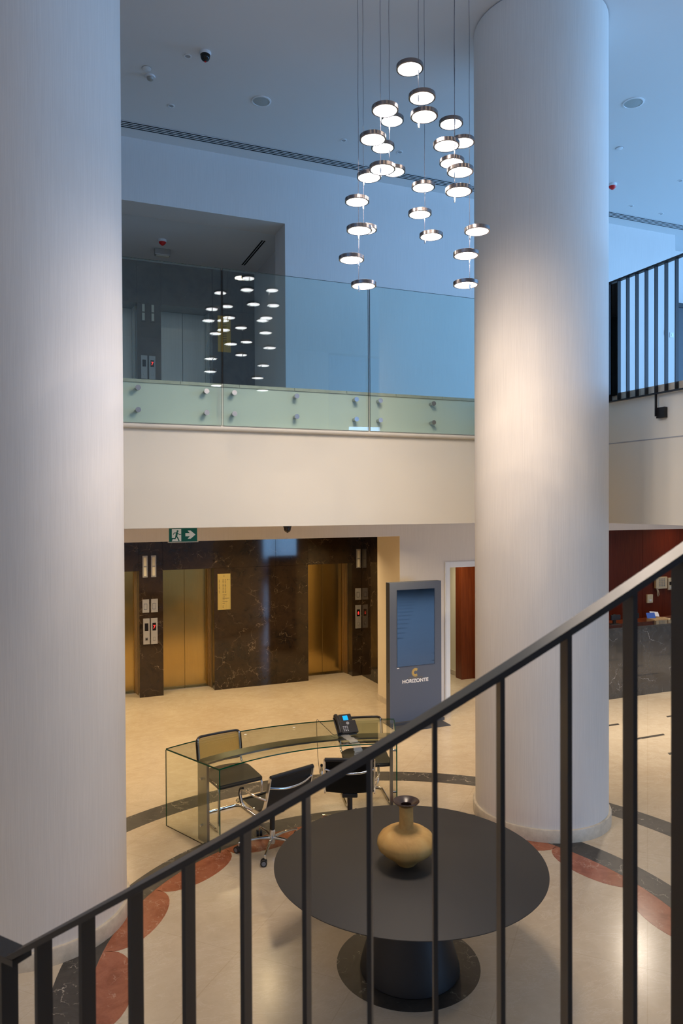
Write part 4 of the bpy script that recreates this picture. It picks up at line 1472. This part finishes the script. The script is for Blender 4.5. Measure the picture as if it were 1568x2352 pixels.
speaker(2.48, 8.52, 0.118, 'round ceiling speaker left of the pendant lamps')
speaker(6.658, 6.886, 0.125, 'round ceiling speaker right of the right column')
def spot(x, y, label, r=0.042, z=ZC):
    t = thing('ceiling_spot', label, 'spotlight', (x, y, z), 0, 'small recessed ceiling spots')
    obj('trim_ring', lathe(B(), [(r, 0), (r, -0.004), (r * 0.7, -0.006), (r * 0.66, 0.0)], 24), M['white'], t, True)
    obj('lens', lathe(B(), [(r * 0.68, -0.002), (0, -0.002)], 20), M['spot_dark'], t)


spot(1.501, 7.966, 'tiny recessed spot just left of the black dome camera')
spot(1.497, 9.027, 'tiny recessed spot near the slot diffuser at the left')
spot(3.757, 9.027, 'tiny recessed spot left of the pendant lamps')
spot(4.598, 9.041, 'tiny recessed spot seen between the pendant lamps')
spot(8.927, 9.281, 'tiny recessed spot nearest the right column by the right slot diffuser')
spot(9.638, 9.345, 'tiny recessed spot to the right of its twin by the right slot diffuser')
spot(8.919, 8.281, 'tiny recessed spot at the right picture edge')
def detector(x, y, z, r, label, body=M['white']):
    t = thing('smoke_detector', label, 'detector', (x, y, z), 0)
    obj('base', lathe(B(), [(r, 0), (r, -0.012), (r * 0.95, -0.016), (0, -0.016)], 28), body, t, True)
    obj('sensor_head', lathe(B(), [(r * 0.7, -0.016), (r * 0.62, -0.04), (r * 0.3, -0.052), (0, -0.052)], 28), M['plate'], t, True)


detector(1.178, 8.494, ZC, 0.055, 'white smoke detector on the ceiling below the round cap at the left')
t = thing('junction_cover', 'flat round white cap on the ceiling above the smoke detector', 'cover', (1.122, 8.356, ZC))
obj('cap', lathe(B(), [(0.05, 0), (0.05, -0.006), (0.044, -0.009), (0, -0.009)], 28), M['white'], t, True)
obj('rim', lathe(B(), [(0.054, 0), (0.054, -0.003), (0.05, -0.003)], 28), M['plate'], t, True)
t = thing('sprinkler_cover', 'thin crescent sprinkler cover on the ceiling right of the right column', 'cover', (7.326, 7.831, ZC))
obj('cover_plate', lathe(B(), [(0.045, 0), (0.045, -0.010), (0.04, -0.012), (0, -0.012)], 24), M['white'], t, True)
obj('gap_ring', lathe(B(), [(0.038, 0), (0.038, -0.004), (0.052, -0.001)], 24), M['spot_dark'], t)


def beacon(x, y, z, label):
    t = thing('fire_beacon', label, 'alarm beacon', (x, y, z), 0)
    obj('base', lathe(B(), [(0.062, 0), (0.062, -0.03), (0.055, -0.035), (0, -0.035)], 24), M['white'], t, True)
    obj('red_lens', lathe(B(), [(0.055, -0.035), (0.045, -0.06), (0.015, -0.085), (0, -0.088)], 24), M['red_plastic'], t, True)


beacon(1.737, 11.35, 7.22, 'red fire beacon on the upper lobby ceiling')
beacon(8.05, 8.75, ZC, 'red fire beacon on the ceiling at the edge of the right column')
t = thing('exit_light_box', 'grey emergency light box on the upper lobby ceiling behind the red beacon', 'light', (1.80, 11.78, 7.22))
obj('box_body', rbox(-0.12, 0.12, -0.05, 0.05, -0.10, 0.0, 0.01), M['plate'], t)
obj('diffuser', rbox(-0.10, 0.10, -0.045, 0.045, -0.115, -0.10, 0.005), M['acrylic'], t)
# slot diffusers
def slots(name, label, x0, x1, y0, y1, z, n):
    t = thing(name, label, 'air vent', ((x0 + x1) / 2, (y0 + y1) / 2, z))
    hx_, hy_ = (x1 - x0) / 2, (y1 - y0) / 2
    obj('dark_recess', boxm(-hx_, hx_, -hy_, hy_, -0.003, 0.0), M['slot'], t)
    lng_x = hx_ > hy_
    wd = (hy_ if lng_x else hx_) * 2
    pitch = wd / n
    for k in range(n + 1):
        c_ = -wd / 2 + pitch * k
        s_ = pitch * (0.14 if 0 < k < n else 0.08)
        a = (-hx_, hx_, c_ - s_, c_ + s_, -0.008, -0.003) if lng_x else (c_ - s_, c_ + s_, -hy_, hy_, -0.008, -0.003)
        obj('slat', boxm(*a), M['ceil'], t)


slots('slot_diffuser', 'long four-slot ceiling air diffuser along the rear wall', -2.0, 13.5, 9.585, 9.755, ZC - 0.001, 4)
slots('slot_diffuser', 'short two-slot diffuser on the upper lobby ceiling', 3.135, 3.205, 10.82, 12.05, 7.22, 2)
